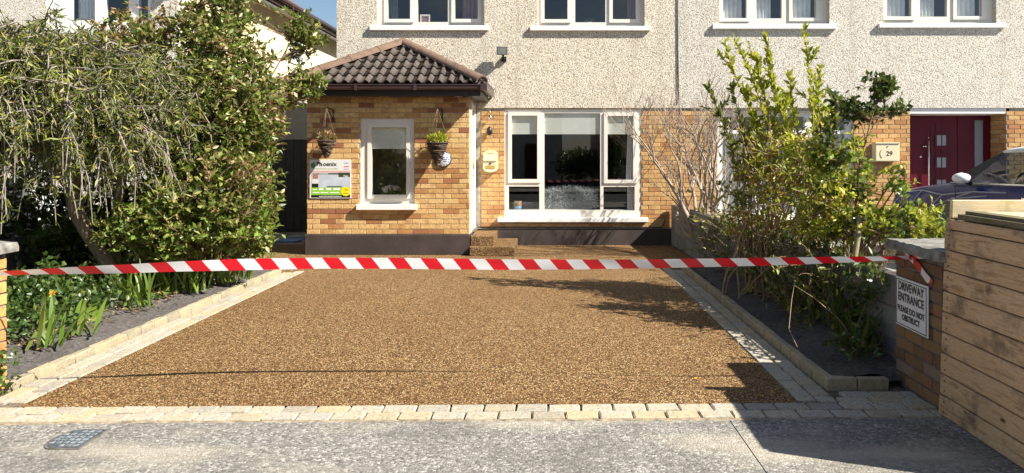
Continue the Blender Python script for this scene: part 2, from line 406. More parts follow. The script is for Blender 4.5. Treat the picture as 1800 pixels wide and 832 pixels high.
def bark(name, a, b):
    m = NT(name); c = m.coords('Object', (14, 14, 3.0)); n = m.noise(c, 3.0, 5, 0.65)
    m.P(base=m.ramp(n, [(0.3, b), (0.65, a)]), rough=0.9, spec=0.2, normal=m.bump(n, 0.8, 0.01)); return m.mat
MAT['bark'] = bark('pale_peeling_bark', (0.36, 0.27, 0.18), (0.13, 0.09, 0.065))
MAT['twig_grey'] = bark('grey_twig_bark', (0.34, 0.29, 0.25), (0.13, 0.105, 0.09))
MAT['twig_pale'] = bark('pale_bare_twig', (0.42, 0.35, 0.28), (0.22, 0.175, 0.135))
MAT['twig_brown'] = bark('brown_stem', (0.26, 0.17, 0.10), (0.13, 0.085, 0.055))
MAT['twig_tan'] = bark('tan_stem', (0.42, 0.30, 0.18), (0.24, 0.16, 0.095))
MAT['leaf_needle'] = leaf_mat('olive_needle', [(0, (0.02, 0.032, 0.007)), (0.4, (0.07, 0.095, 0.014)), (0.75, (0.16, 0.185, 0.026)), (0.93, (0.30, 0.30, 0.045)), (1, (0.30, 0.19, 0.06))], 0.5, 0.14)
MAT['leaf_privet'] = leaf_mat('yellow_green_leaf', [(0, (0.035, 0.062, 0.011)), (0.35, (0.095, 0.14, 0.022)), (0.7, (0.19, 0.235, 0.042)), (0.90, (0.38, 0.37, 0.11)), (0.97, (0.46, 0.35, 0.18)), (1, (0.34, 0.13, 0.10))], 0.38, 0.28)
MAT['leaf_fresh'] = leaf_mat('fresh_green_leaf', [(0, (0.09, 0.16, 0.025)), (0.5, (0.18, 0.28, 0.045)), (1, (0.32, 0.38, 0.08))], 0.42, 0.35)
MAT['leaf_pink'] = leaf_mat('pinkish_new_leaf', [(0, (0.12, 0.12, 0.03)), (0.45, (0.24, 0.17, 0.07)), (0.8, (0.34, 0.17, 0.10)), (1, (0.42, 0.24, 0.16))], 0.42, 0.3)
MAT['leaf_shoot'] = leaf_mat('lime_shoot_leaf', [(0, (0.18, 0.22, 0.02)), (0.5, (0.36, 0.40, 0.035)), (0.85, (0.50, 0.49, 0.05)), (1, (0.60, 0.50, 0.08))], 0.42, 0.4)
MAT['leaf_under'] = leaf_mat('mid_green_leaf', [(0, (0.07, 0.10, 0.02)), (0.5, (0.15, 0.19, 0.035)), (0.85, (0.26, 0.28, 0.05)), (1, (0.40, 0.33, 0.07))], 0.45, 0.3)
MAT['flower_yellow'] = leaf_mat('orange_yellow_blossom', [(0, (0.50, 0.26, 0.02)), (0.5, (0.62, 0.36, 0.03)), (1, (0.70, 0.50, 0.08))], 0.6, 0.35)
MAT['leaf_gloss'] = leaf_mat('glossy_dark_leaf', [(0, (0.018, 0.04, 0.010)), (0.5, (0.035, 0.075, 0.016)), (0.85, (0.07, 0.12, 0.025)), (1, (0.14, 0.19, 0.04))], 0.28, 0.22)
MAT['leaf_cover'] = leaf_mat('dark_ground_cover_leaf', [(0, (0.02, 0.045, 0.012)), (0.5, (0.045, 0.085, 0.02)), (0.9, (0.085, 0.13, 0.03)), (1, (0.16, 0.20, 0.05))], 0.35, 0.25)
MAT['leaf_strap'] = leaf_mat('strap_leaf', [(0, (0.07, 0.13, 0.02)), (0.5, (0.13, 0.22, 0.03)), (1, (0.24, 0.30, 0.06))], 0.4, 0.35)
MAT['leaf_dark_strap'] = leaf_mat('dark_strap_leaf', [(0, (0.03, 0.06, 0.015)), (0.6, (0.06, 0.10, 0.02)), (1, (0.14, 0.16, 0.05))], 0.4, 0.3)
MAT['litter'] = leaf_mat('dry_leaf_litter', [(0, (0.14, 0.07, 0.03)), (0.6, (0.26, 0.15, 0.07)), (1, (0.38, 0.28, 0.16))], 0.8, 0.1)

# ================================================================== SETTING: ground, road, path, driveway
def sheet(name, mat, pts, z, kind='structure'):
    m = MB(); m.add([(x, y, z) for x, y in pts], [tuple(range(len(pts)))])
    o = m.build(name, mat); tag(o, kind=kind); return o
sheet('ground', MAT['lawn'], [(-400, -400), (400, -400), (400, 400), (-400, 400)], -0.13)
sheet('road', MAT['asphalt'], [(-200, -5.5), (200, -5.5), (200, 1.0), (-200, 1.0)], -0.12)

FRONT = lambda x: 3.955 + (x + 0.4) * 0.0155         # the footpath meets the stone border slightly askew
# footpath: slabs of poured concrete with a narrow open joint between them
def path_slab(x0f, x0b, x1f, x1b):
    m = MB(); nx, ny = 10, 6
    vs = []
    for j in range(ny+1):
        for i in range(nx+1):
            t = j/ny; u = i/nx
            xa = x0f + (x0b-x0f)*t; xb = x1f + (x1b-x1f)*t; x = xa + (xb-xa)*u
            y = 1.12 + (FRONT(x) - 0.035 - 1.12)*t
            vs.append((x, y, 0.0015*math.sin(x*1.7+y)+0.001*math.sin(y*3.1)))
    fs = [(j*(nx+1)+i, j*(nx+1)+i+1, (j+1)*(nx+1)+i+1, (j+1)*(nx+1)+i) for j in range(ny) for i in range(nx)]
    m.add(vs, fs, True)
    return m
foot = sheet('footpath', MAT['joint'], [(-200, 1.1), (200, 1.1), (200, 4.06), (-200, 4.06)], -0.022)
joints = [(-9.2, -9.2), (-5.2, -5.05), (1.02, 0.985), (4.6, 4.6), (9.0, 9.0)]
for (a, b), (c, d) in zip(joints[:-1], joints[1:]):
    path_slab(a+0.003, b+0.003, c-0.003, d-0.003).build('concrete_slab', MAT['concrete'], foot)
ms = MB(); vs_ = []; NN = 120                          # rough mortar haunch along the setts
for i in range(NN+1):
    x = -4.2+6.45*i/NN; vs_ += [(x, FRONT(x)-.036+rng.uniform(-.012, .010), -.0015), (x, FRONT(x)-.012, .0015), (x, FRONT(x)+.004, -.004)]
ms.add(vs_, [(3*i+k, 3*i+3+k, 3*i+4+k, 3*i+1+k) for i in range(NN) for k in range(2)], True)
tag(ms.build('mortar_haunch', plain('tan_mortar', (0.30, 0.24, 0.165), .95, var=.3, scale=18, bump=.6), None, fix=False), kind='structure')
kerb = empty('road_kerb', (0, 1.05, 0)); tag(kerb, kind='structure')
for i in range(-8, 8): cboxo('kerb_stone', MAT['block'], kerb, i*0.915+0.004, i*0.915+0.911, 0.98, 1.10, -0.2, -0.002, b=0.012)

# driveway and patio: one sheet of resin-bound gravel
dr = MB()
outline = [(-3.11, FRONT(-3.11)+0.22), (1.46, FRONT(1.46)+0.22), (1.42, 9.12), (2.02, 9.12), (1.93, YH-0.01), (-3.40, YH-0.01), (-3.40, 11.62), (-5.15, 11.62), (-5.15, 8.90), (-3.11, 8.90)]
dr.add([(x, y, 0.0) for x, y in outline], [tuple(range(len(outline)))])
drive = dr.build('driveway', MAT['resin']); tag(drive, 'golden brown resin gravel driveway', kind='structure')

# stone borders and kerbs, each sett an object
border = empty('stone_border', (-0.8, 4.0, 0)); tag(border, kind='structure')
bed = MB()
bed.add([(-3.75, FRONT(-3.75)-0.02, -0.012), (2.30, FRONT(2.30)-0.02, -0.012), (2.26, 4.72, -0.012), (1.76, 4.72, -0.012), (1.72, 9.14, -0.012), (1.40, 9.14, -0.012), (1.44, FRONT(1.44)+0.23, -0.012),
         (-3.09, FRONT(-3.09)+0.23, -0.012), (-3.09, 8.88, -0.012), (-3.44, 8.88, -0.012), (-3.44, 4.46, -0.012), (-3.75, 4.46, -0.012)], [tuple(range(12))])
bed.build('jointing_sand', MAT['joint'], border)
SETT = {}
def sett_mesh(l, w, h, b=0.006, seed=0):
    key = (round(l, 3), round(w, 3), round(h, 3), seed)
    if key in SETT: return SETT[key]
    rr = random.Random(hash(key) & 0xffff)
    m = MB(); m.cbox(-l/2, l/2, -w/2, w/2, -h, 0, b=b)
    m.v = [(x+rr.uniform(-.003, .003), y+rr.uniform(-.003, .003), z+rr.uniform(-.002, .001)) for x, y, z in m.v]
    me = bpy.data.meshes.new('sett'); me.from_pydata(m.v, [], m.f); me.materials.append(MAT['sett']); SETT[key] = me
    return me
def sett(x, y, l, w, rot, z=0.004, h=0.05):
    o = bpy.data.objects.new('sett', sett_mesh(l, w, h, seed=rng.randint(0, 3))); link(o, border)
    o.location = Vector((x, y, z + rng.uniform(-.002, .002))) - wl(border); o.rotation_euler = (rng.uniform(-.006, .006), rng.uniform(-.006, .006), rot + rng.uniform(-.008, .008))
ang = math.atan(0.0155)
for row, (off, w) in enumerate(((0.055, 0.104), (0.168, 0.104))):          # two rows along the footpath
    x = -3.72 + row*0.10
    while x < 2.20:
        l = rng.choice((0.186, 0.19, 0.194)); 
        if x + l > 2.24: l = 2.24 - x
        if l > 0.05: sett(x+l/2, FRONT(x+l/2)+off, l-0.009, w, ang)
        x += l
for side in (-1, 1):                                                        # two rows up each side
    for row in range(2):
        y = FRONT(0) + 0.235 + (0.02 if side < 0 else 0.045) + (0.0 if row == 0 else (-0.02))
        k = 0
        while y < (8.80 if side < 0 else 9.04):
            l = 0.19 if not (k == 0 and row == 1) else 0.11
            t = (y - 4.2)/4.8
            x = (-3.11 - 0.062 - 0.122*row) if side < 0 else (1.465 - 0.045*t + 0.060 + 0.120*row)
            sett(x, y+l/2, l-0.009, 0.110, math.pi/2)
            y += l; k += 1
for row in range(2):                                                        # short rows before the right-hand bed
    x = 1.70 + row*0.06
    while x < 2.18:
        l = min(0.19, 2.22-x)
        if l > 0.05: sett(x+l/2+0.01, 4.235+row*0.112+0.01, l-0.008, 0.104, 0.012)
        x += 0.19

def kerb_run(owner, x0, y0, x1, y1, h=0.066, th=0.062, step=0.20):
    d = Vector((x1-x0, y1-y0)); L = d.length; n = max(1, round(L/step)); l = L/n; a = math.atan2(d.y, d.x)
    for i in range(n):
        c = Vector((x0, y0)) + d*((i+0.5)/n)
        me = bpy.data.meshes.new('kerb_stone'); m = MB(); m.cbox(-l/2+.003, l/2-.003, -th/2, th/2, -0.05, h, b=0.008)
        m.v = [(x+rng.uniform(-.004, .004), y+rng.uniform(-.004, .004), z+(rng.uniform(-.006, .004) if z > 0 else 0)) for x, y, z in m.v]
        me.from_pydata(m.v, [], m.f); me.materials.append(MAT['kerbstone'])
        o = bpy.data.objects.new('kerb_stone', me); link(o, owner); o.location = Vector((c.x, c.y, 0)) - wl(owner); o.rotation_euler = (0, 0, a)
lk = empty('bed_kerb', (-3.39, 6.6, 0)); tag(lk, kind='structure')
kerb_run(lk, -3.395, 4.43, -3.395, 8.86, h=.056); kerb_run(lk, -3.43, 8.88, -4.95, 8.88)
rk = empty('bed_kerb', (1.73, 6.6, 0)); tag(rk, kind='structure')
kerb_run(rk, 1.748, 4.50, 1.690, 9.12); kerb_run(rk, 1.72, 4.49, 2.12, 4.49, th=0.06); kerb_run(rk, 1.70, 9.13, 2.0, 9.13)

# planting beds of loose soil
def soil_bed(name, x0, x1, y0, y1, slope_from, amp=0.035):
    nx, ny = max(6, int((x1-x0)/0.05)), max(6, int((y1-y0)/0.05))
    nx, ny = min(nx, 90), min(ny, 110)
    vs = []
    ph = [rng.uniform(0, 6) for _ in range(8)]
    for j in range(ny+1):
        for i in range(nx+1):
            x = x0+(x1-x0)*i/nx; y = y0+(y1-y0)*j/ny
            d = abs(x-slope_from)
            z = 0.045 + min(d, 0.9)*0.13 + amp*(0.5*math.sin(3.1*x+ph[0])*math.sin(2.7*y+ph[1]) + 0.35*math.sin(7*x+5*y+ph[2]) + 0.25*math.sin(11*y-9*x+ph[3])) * min(1, d*5) + rng.uniform(-.010, .010)
            if x > 2.10: z *= .35+.65*min(1, max(0.0, (y-4.50)/.30))
            vs.append((x, y, z))
    fs = [(j*(nx+1)+i, j*(nx+1)+i+1, (j+1)*(nx+1)+i+1, (j+1)*(nx+1)+i) for j in range(ny) for i in range(nx)]
    m = MB(); m.add(vs, fs, True); o = m.build(name, MAT['soil'], fix=False); tag(o, kind='structure'); return o
soil_bed('soil_bed', -5.55, -3.425, 4.0, 8.85, -3.425)
soil_bed('soil_bed', 1.765, 2.30, 4.52, 9.11, 1.765, 0.02)
# loose clods on the soil
m = MB()
for i in range(900):
    if rng.random() < .7: x, y = rng.uniform(-4.3, -3.45), rng.uniform(4.5, 8.8)
    else: x, y = rng.uniform(1.8, 2.25), rng.uniform(4.6, 9.0)
    d = (-3.425-x) if x < 0 else (x-1.765)
    z = 0.045+min(d, .9)*.13; r_ = rng.uniform(.004, .014)
    p = [(x+rng.uniform(.6, 1.2)*r_*a, y+rng.uniform(.6, 1.2)*r_*b, z+.6*r_*c) for a, b, c in ((1,0,0),(-1,0,0),(0,1,0),(0,-1,0),(0,0,1),(0,0,-1))]
    m.add(p, [(0,2,4),(2,1,4),(1,3,4),(3,0,4),(2,0,5),(1,2,5),(3,1,5),(0,3,5)])
tag(m.build('soil_clods', MAT['soil'], fix=False), 'loose clods and crumbs of soil on the beds', 'soil', kind='stuff')

# neighbours' drives and the paved side passage
sheet('neighbour_drive', MAT['drive_grey'], [(2.36, 4.06), (14, 4.06), (14, YH-0.02), (2.3, YH-0.02)], 0.06)
sheet('neighbour_drive', MAT['drive_grey'], [(-14, 4.06), (-5.72, 4.06), (-5.72, YH+0.0), (-14, YH+0.0)], 0.004)
sheet('side_passage', MAT['concrete'], [(-6.1, 11.63), (-3.55, 11.63), (-3.55, 20), (-6.1, 20)], 0.0)
slabs = []
for i, (x, y, w, d, c) in enumerate(((-4.45, 12.05, .42, .36, (0.16, 0.24, 0.42)), (-4.0, 12.1, .40, .34, (0.34, 0.40, 0.50)), (-4.75, 11.95, .2, .3, (0.22, 0.34, 0.10)), (-4.25, 12.6, .7, .3, (0.20, 0.27, 0.24)))):
    o = cboxo('paving_slab', plain('slab_%d' % i, c, 0.85, var=0.2), None, x-w/2, x+w/2, y-d/2, y+d/2, 0.002, 0.03, b=0.006)
    tag(o, ['blue tinted loose slab on the dark passage floor', 'pale grey loose slab beside the porch plinth in the passage', 'mossy green slab edge in the passage', 'farthest grey green slab deep in the passage'][i], 'slab')

# ================================================================== WALL HELPERS
def wall_mesh(x0, x1, z0, z1, y0, y1, ops=()):
    """flat wall facing -Y with rectangular openings (x0,x1,z0,z1); reveals included"""
    xs = sorted({x0, x1, *[min(max(v, x0), x1) for o in ops for v in o[:2]]}); zs = sorted({z0, z1, *[min(max(v, z0), z1) for o in ops for v in o[2:4]]})
    def solid(i, k):
        if i < 0 or k < 0 or i >= len(xs)-1 or k >= len(zs)-1: return False
        cx, cz = (xs[i]+xs[i+1])/2, (zs[k]+zs[k+1])/2
        return not any(o[0] < cx < o[1] and o[2] < cz < o[3] for o in ops)
    m = MB()
    for i in range(len(xs)-1):
        for k in range(len(zs)-1):
            if not solid(i, k): continue
            a, b, c, d = xs[i], xs[i+1], zs[k], zs[k+1]
            m.quad((a, y0, c), (b, y0, c), (b, y0, d), (a, y0, d)); m.quad((b, y1, c), (a, y1, c), (a, y1, d), (b, y1, d))
            if not solid(i-1, k): m.quad((a, y1, c), (a, y0, c), (a, y0, d), (a, y1, d))
            if not solid(i+1, k): m.quad((b, y0, c), (b, y1, c), (b, y1, d), (b, y0, d))
            if not solid(i, k-1): m.quad((a, y1, c), (b, y1, c), (b, y0, c), (a, y0, c))
            if not solid(i, k+1): m.quad((a, y0, d), (b, y0, d), (b, y1, d), (a, y1, d))
    return m
BRK = {}
def brick_mesh(l, h, mat):
    key = (round(l, 3), round(h, 3), mat.name)
    if key not in BRK:
        a, c, i = l/2, h/2, 0.003
        vs = [(-a, .022, -c), (a, .022, -c), (a, .022, c), (-a, .022, c), (-a, -.006, -c), (a, -.006, -c), (a, -.006, c), (-a, -.006, c),
              (-a+i, -.009, -c+i), (a-i, -.009, -c+i), (a-i, -.009, c-i), (-a+i, -.009, c-i)]
        fs = [(4, 5, 9, 8), (5, 6, 10, 9), (6, 7, 11, 10), (7, 4, 8, 11), (8, 9, 10, 11), (0, 1, 5, 4), (1, 2, 6, 5), (2, 3, 7, 6), (3, 0, 4, 7)]
        me = bpy.data.meshes.new('brick'); me.from_pydata(vs, [], fs); me.materials.append(mat); BRK[key] = me
    return BRK[key]
def lay(parent, mat, face, along, a0, a1, z0, z1, L, H, joint=0.010, ops=(), start=0.0):
    """lay bricks on a wall face; along='x': face y=face looking -Y; 'y-': face x=face looking -X; 'y+': looking +X"""
    off = wl(parent); k = 0; z = z0; pitch = L + joint; course = H + joint; n = 0
    while z + H <= z1 + 0.012:
        s = a0 - (pitch/2 if k % 2 else 0.0) - start
        h = min(H, z1 - z)
        while s < a1:
            segs = [(max(s, a0), min(s+L, a1))]
            for o in ops:
                if o[2] - 0.004 < z + h/2 < o[3] + 0.004:
                    new = []
                    for p, q in segs:
                        if q <= o[0] or p >= o[1]: new.append((p, q)); continue
                        if p < o[0]-0.004: new.append((p, o[0]))
                        if q > o[1]+0.004: new.append((o[1], q))
                    segs = new
            for p, q in segs:
                l = round((q-p)/0.01)*0.01
                if l < 0.035: continue
                b = bpy.data.objects.new('brick', brick_mesh(l, h, mat)); link(b, parent)
                c = (p+q)/2; d = rng.uniform(-.0015, .0025)
                if along == 'x': loc = Vector((c, face+d, z+h/2)); rz = 0
                elif along == 'y-': loc = Vector((face+d, c, z+h/2)); rz = -math.pi/2
                else: loc = Vector((face-d, c, z+h/2)); rz = math.pi/2
                b.location = loc - off; b.rotation_euler = (0, rng.uniform(-.004, .004), rz); n += 1
            s += pitch
        z += course; k += 1
    return n

def glass_pane(parent, x0, x1, z0, z1, y): return MB().quad((x0-.008, y, z0-.008), (x1+.008, y, z0-.008), (x1+.008, y, z1+.008), (x0-.008, y, z1+.008)).build('pane', MAT['glass'], parent, fix=False)
def window(owner, yw, frame, panes, sill=None, sash=(), yface=None, depth=0.07, mat=None, sill_mat=None):
    """frame=(x0,x1,z0,z1); panes=[(x0,x1,z0,z1)]; sash: indices of panes with a raised opening casement"""
    mat = mat or MAT['pvc']
    x0, x1, z0, z1 = frame
    w = MB(); w = wall_mesh(x0, x1, z0, z1, yw, yw+depth, panes); wo = w.build('window', mat, owner)
    for i, p in enumerate(panes):
        if i in sash:
            s = wall_mesh(p[0]-.055, p[1]+.055, p[2]-.055, p[3]+.055, yw-.018, yw-.001, [(p[0]+.002, p[1]-.002, p[2]+.002, p[3]-.002)]); s.build('casement', mat, wo)
        glass_pane(wo, *p, yw+0.014)
    if sill:
        sx0, sx1, sz0, sz1, sy = sill
        MB().cbox(sx0, sx1, sy, yw+0.03, sz0, sz1, b=0.006).build('sill', sill_mat or MAT['white'], wo)
    return wo
def room(owner, x0, x1, y0, y1, z0, z1, mat=None):
    m = MB()
    m.quad((x0, y1, z0), (x1, y1, z0), (x1, y1, z1), (x0, y1, z1)); m.quad((x0, y0, z0), (x0, y1, z0), (x0, y1, z1), (x0, y0, z1))
    m.quad((x1, y1, z0), (x1, y0, z0), (x1, y0, z1), (x1, y1, z1)); m.quad((x0, y0, z0), (x1, y0, z0), (x1, y1, z0), (x0, y1, z0)); m.quad((x0, y0, z1), (x0, y1, z1), (x1, y1, z1), (x1, y0, z1))
    return m.build('room', mat or MAT['room'], owner, fix=False)

ZB = hz(190)            # brick below, pebbledash above
EAVE = 5.25
XS = 2.05               # party line between the two houses
def upper_window(owner, f0, f1, pbs, s0, s1, zs):
    fr = (hx(f0), hx(f1), hz(zs), 4.72)
    top = 4.62
    return fr
def gable_roof(owner, x0, x1, yf, yb, ze, rise, mat, hip0=0.0, hip1=0.0):
    ym = (yf+yb)/2; t = 0.12
    m = MB(); m.add([(x0, yf, ze), (x0+hip0, ym, ze+rise), (x0, yb, ze), (x1, yf, ze), (x1-hip1, ym, ze+rise), (x1, yb, ze),
                     (x0, yf, ze-t), (x0+hip0, ym, ze+rise-t), (x0, yb, ze-t), (x1, yf, ze-t), (x1-hip1, ym, ze+rise-t), (x1, yb, ze-t)],
                    [(0, 3, 4, 1), (1, 4, 5, 2), (6, 7, 10, 9), (7, 8, 11, 10), (0, 6, 9, 3), (2, 5, 11, 8), (0, 1, 7, 6), (1, 2, 8, 7), (3, 9, 10, 4), (4, 10, 11, 5)])
    return m.build('roof', mat, owner)

# ================================================================== OUR HOUSE
house = empty('semi_detached_house', (0.0, YH, 0.0))
tag(house, 'pebbledashed house with amber brick ground floor behind the resin driveway', 'house')
XL = hx(592)
main_f = (hx(887), hx(1126.5), hz(382), hz(192.5))
win_a = (hx(663), hx(851.5), hz(46), 4.72); win_b = (hx(945), hx(1133), hz(47), 4.72)
YB = 0.02                                              # brick recessed behind the render
lw = wall_mesh(XL, XS, 0.0, ZB, YH+YB, YH+YB+0.28, [main_f]).build('lower_wall', MAT['mortar'], house)
lay(lw, MAT['brick_house'], YH+YB, 'x', px_(833), XS-.005, 0.283, ZB, 0.185, 0.0635, 0.0095, ops=[(main_f[0]-.004, main_f[1]+.004, main_f[2]-.09, main_f[3]+1)])
uw = wall_mesh(XL, XS, ZB, EAVE, YH-0.006, YH+0.29, [win_a, win_b]).build('render_wall', MAT['dash'], house)
boxo('plinth', MAT['plinth'], house, px_(826), hx(1180), YH-0.015, YH+0.015, 0.0, hz(402.5))
for x in (XL+.0,): boxo('side_wall', MAT['dash2'], house, XL, XL+0.28, YH+.31, YH+8, 0.0, EAVE-.02)
boxo('rear_wall', MAT['dash2'], house, XL, XS, YH+8, YH+8.25, 0.0, EAVE-.02)
gable_roof(house, XL-.3, XS, YH-.34, YH+8.6, EAVE+.05, 2.6, MAT['slate'], hip0=4.0)  # unseen roof end, hipped to let sun reach the side wall beyond
room(house, -1.1, 1.98, YH+.31, YH+4.2, 0.02, ZB+.15)
room(house, XL+.29, -.35, YH+.30, YH+3.8, 2.55, 5.0); room(house, -.30, XS-.05, YH+.30, YH+3.8, 2.55, 5.0)
# ground-floor picture window
yw = YH + 0.024
W = lambda zx: hx(880 + zx/3.78)
H_ = lambda zy: hz(180 + zy/3.78)
panes = [(W(73), W(244), H_(512), H_(88)), (W(291), W(663), H_(718), H_(72)), (W(710), W(882), H_(516), H_(90)), (W(53), W(257), H_(716), H_(560)), (W(684), W(892), H_(720), H_(563))]
mw = window(house, yw, main_f, panes, (hx(875), hx(1138.5), hz(390.5), hz(382.5), YH-0.055), sash=(0, 2))
zb = H_(212)
for p in (panes[0], panes[1], panes[2]): boxo('roller_blind', MAT['blind'], mw, p[0]-.03, p[1]+.03, yw+.030, yw+.033, zb, p[3]-.004)
for p, f in ((panes[2], .10), (panes[4], .22)):       # net curtain at the right jamb
    mc = MB(); n = 12
    x1 = p[1]+.05
    vs = []
    for i in range(n+1):
        x = x1-.02-(0.14)*i/n; yy = yw+.10+.012*math.sin(i*2.1)
        vs += [(x, yy, p[2]-.05), (x+(.04 if f < .2 else .0), yy, p[3]+.02)]
    mc.add(vs, [(2*i, 2*i+2, 2*i+3, 2*i+1) for i in range(n)], True); mc.build('curtain', MAT['white'], mw, fix=False)
# upstairs windows
def upstairs(owner, frame, cols, sillx, zsill, kind):
    ps = [(hx(a), hx(b), hz(c), 4.60) for a, b, c in cols]
    w = window(owner, YH+0.10, frame, ps, (hx(sillx[0]), hx(sillx[1]), hz(zsill[1]), hz(zsill[0]), YH-0.055), sash=(0, 2), depth=0.07)
    return w, ps
wa, psa = upstairs(house, win_a, [(679, 719.3, 32), (732, 785.8, 37), (798, 839, 32)], (650.7, 859), (46, 54.5), 0)
wb, psb = upstairs(house, win_b, [(956.8, 998, 32.5), (1011.5, 1065, 37.5), (1077.7, 1119, 32.5)], (931.6, 1143), (47, 55), 1)
def drape(parent, x0, x1, y, z0, z1, mat, waves=6, amp=.02):
    n = waves*5; vs = []
    for i in range(n+1):
        x = x0+(x1-x0)*i/n; yy = y + amp*math.sin(i/n*waves*2*math.pi)
        vs += [(x, yy, z0), (x, yy, z1)]
    m = MB(); m.add(vs, [(2*i, 2*i+2, 2*i+3, 2*i+1) for i in range(n)], True); return m.build('curtain', mat, parent, fix=False)
MAT['pink'] = plain('dusky_pink_curtain', (0.30, 0.17, 0.20), 0.9); MAT['grey_curtain'] = plain('grey_blue_curtain', (0.25, 0.28, 0.33), 0.9); MAT['sheer'] = plain('sheer_white_curtain', (0.72, 0.74, 0.76), 0.9)
drape(wa, psa[2][0]+.1, psa[2][1]+.1, YH+.34, 3.4, 4.9, MAT['pink']); drape(wa, psa[0][0]-.1, psa[0][0]+.12, YH+.34, 3.4, 4.9, MAT['grey_curtain'])
drape(wb, psb[2][1]-.12, psb[2][1]+.1, YH+.34, 3.4, 4.9, MAT['pink'])
# party wall drainage cable and joint line
def cable(name, pts, r_, mat, parent): return MB().tube(pts, r_, 6).build(name, mat, parent)
cable('wall_cable', [(hx(1191), YH-.016, 5.2), (hx(1191.5), YH-.016, 3.2), (hx(1193), YH-.016, 2.30)], 0.008, MAT['grey_fix'], house)
cable('wall_cable', [(hx(840), YH-.022, .292), (hx(900), YH-.028, .300), (hx(1040), YH-.026, .292), (hx(1160), YH-.024, .288), (hx(1166), YH-.024, .32), (hx(1168), YH-.02, .43)], 0.009, MAT['black'], house)
# ornaments by the porch: small dark owl-like hanging thing, wall hook
# ================================================================== NUMBER 29
h29 = empty('semi_detached_house', (6.0, YH, 0.0))
tag(h29, 'neighbouring house with recessed burgundy front door and grey-white pebbledash', 'house')
XR = 10.4
w29 = (hx(1262), hx(1500), hz(384), hz(197)); door_op = (hx(1600), hx(1770), 0.0, ZB)
win_c = (hx(1262.7), hx(1458), hz(43), 4.72); win_d = (hx(1551.7), hx(1751), hz(42), 4.72)
l29 = wall_mesh(XS+.001, door_op[0], 0.0, ZB, YH+YB, YH+YB+.28, [w29]).build('lower_wall', MAT['mortar'], h29); boxo('pier_wall', MAT['mortar'], h29, door_op[1], XR, YH+YB, YH+YB+.28, 0, ZB)
n29 = lay(l29, MAT['brick_house'], YH+YB, 'x', XS+.005, hx(1830), 0.283, ZB, 0.185, 0.0635, 0.0095, ops=[(w29[0]-.004, w29[1]+.004, w29[2]-.08, 9), (door_op[0], door_op[1], 0, 9)], start=.07)
boxo('plinth', MAT['plinth'], h29, XS+.002, door_op[0], YH-.012, YH+.018, 0, .27); boxo('plinth', MAT['plinth'], h29, door_op[1], XR, YH-.012, YH+.018, 0, .27)
u29 = wall_mesh(XS+.001, XR, ZB, EAVE, YH-.004, YH+.29, [win_c, win_d]).build('render_wall', MAT['dash2'], h29)
boxo('side_wall', MAT['dash2'], h29, XR-.28, XR, YH+.31, YH+8, 0, EAVE-.02); boxo('rear_wall', MAT['dash2'], h29, XS+.01, XR, YH+8, YH+8.25, 0, EAVE-.02)
gable_roof(h29, XS+.002, XR+.3, YH-.34, YH+8.6, EAVE+.05, 2.6, MAT['slate'], hip1=4.0)
room(h29, XS+.1, hx(1560), YH+.31, YH+4, .02, ZB+.15); room(h29, XS+.1, hx(1505), YH+.30, YH+3.8, 2.55, 5.0); room(h29, hx(1508), XR-.4, YH+.30, YH+3.8, 2.55, 5.0)
wc, psc = upstairs(h29, win_c, [(1272.7, 1315, 30.5), (1332.7, 1377.5, 30.5), (1396, 1438, 30)], (1251.7, 1469), (43, 52), 0)
wd, psd = upstairs(h29, win_d, [(1563.3, 1606.7, 27.5), (1622.7, 1670.7, 27.5), (1686.7, 1731.7, 27)], (1543, 1765), (42, 50), 0)
for (w_, ps_) in ((wc, psc), (wd, psd)):
    for i, p in enumerate(ps_):
        a, b = p[0]-.02, p[1]-.03
        drape(w_, a, a+(b-a)*(.95 if i != 1 else .7), YH+.20, 3.4, 4.9, MAT['sheer'], 5, .015)
# ground-floor window of 29 behind the shrubs
za, zm, zc = hz(376), hz(232), hz(205)
g = []
for a, b in ((1272, 1330), (1344, 1418), (1432, 1490)): g += [(hx(a), hx(b), za, zm-.03), (hx(a), hx(b), zm+.03, zc)]
gw = window(h29, YH+.085, w29, g, (hx(1254), hx(1508), hz(392), hz(384.5), YH-.05), depth=.07, mat=MAT['white'])
for p in g[::2]: drape(gw, p[0]-.02, p[1]+.02, YH+.27, p[2]-.05, p[3]+.05, MAT['sheer'], 6, .015)
# recessed entrance
dy = YH + 0.42
dxl, dxr = door_op[0], door_op[1]
ret = MB().box(dxr, dxr+.10, YH+.02+.281, dy+.1, 0, ZB).build('return_wall', MAT['mortar'], h29)
lay(ret, MAT['brick_house'], dxr-.001, 'y-', YH+.03, dy+.02, .283, ZB, .185, .0635, .0095)
boxo('return_wall', MAT['mortar'], h29, dxl-.10, dxl, YH+.302, dy+.1, 0, ZB)
boxo('porch_ceiling', MAT['white'], h29, dxl-.05, dxr+.05, YH+.02, dy+.1, ZB-.09, ZB-.004)
boxo('back_wall', MAT['mortar'], h29, dxl-.1, dxr+.1, dy+.10, dy+.15, 0, ZB)
MAT['burgundy'] = plain('burgundy_door', (0.105, 0.004, 0.017), 0.4, var=0.06, scale=3, spec=0.25)
door = wall_mesh(dxl+.01, dxl+1.0, 0.02, ZB-.10, dy, dy+.05, []).build('front_door', MAT['burgundy'], h29)
DX = lambda z: X_at(1580+z/3.96, dy)
DZ = lambda z: Z_at(190+z/3.96, dy)
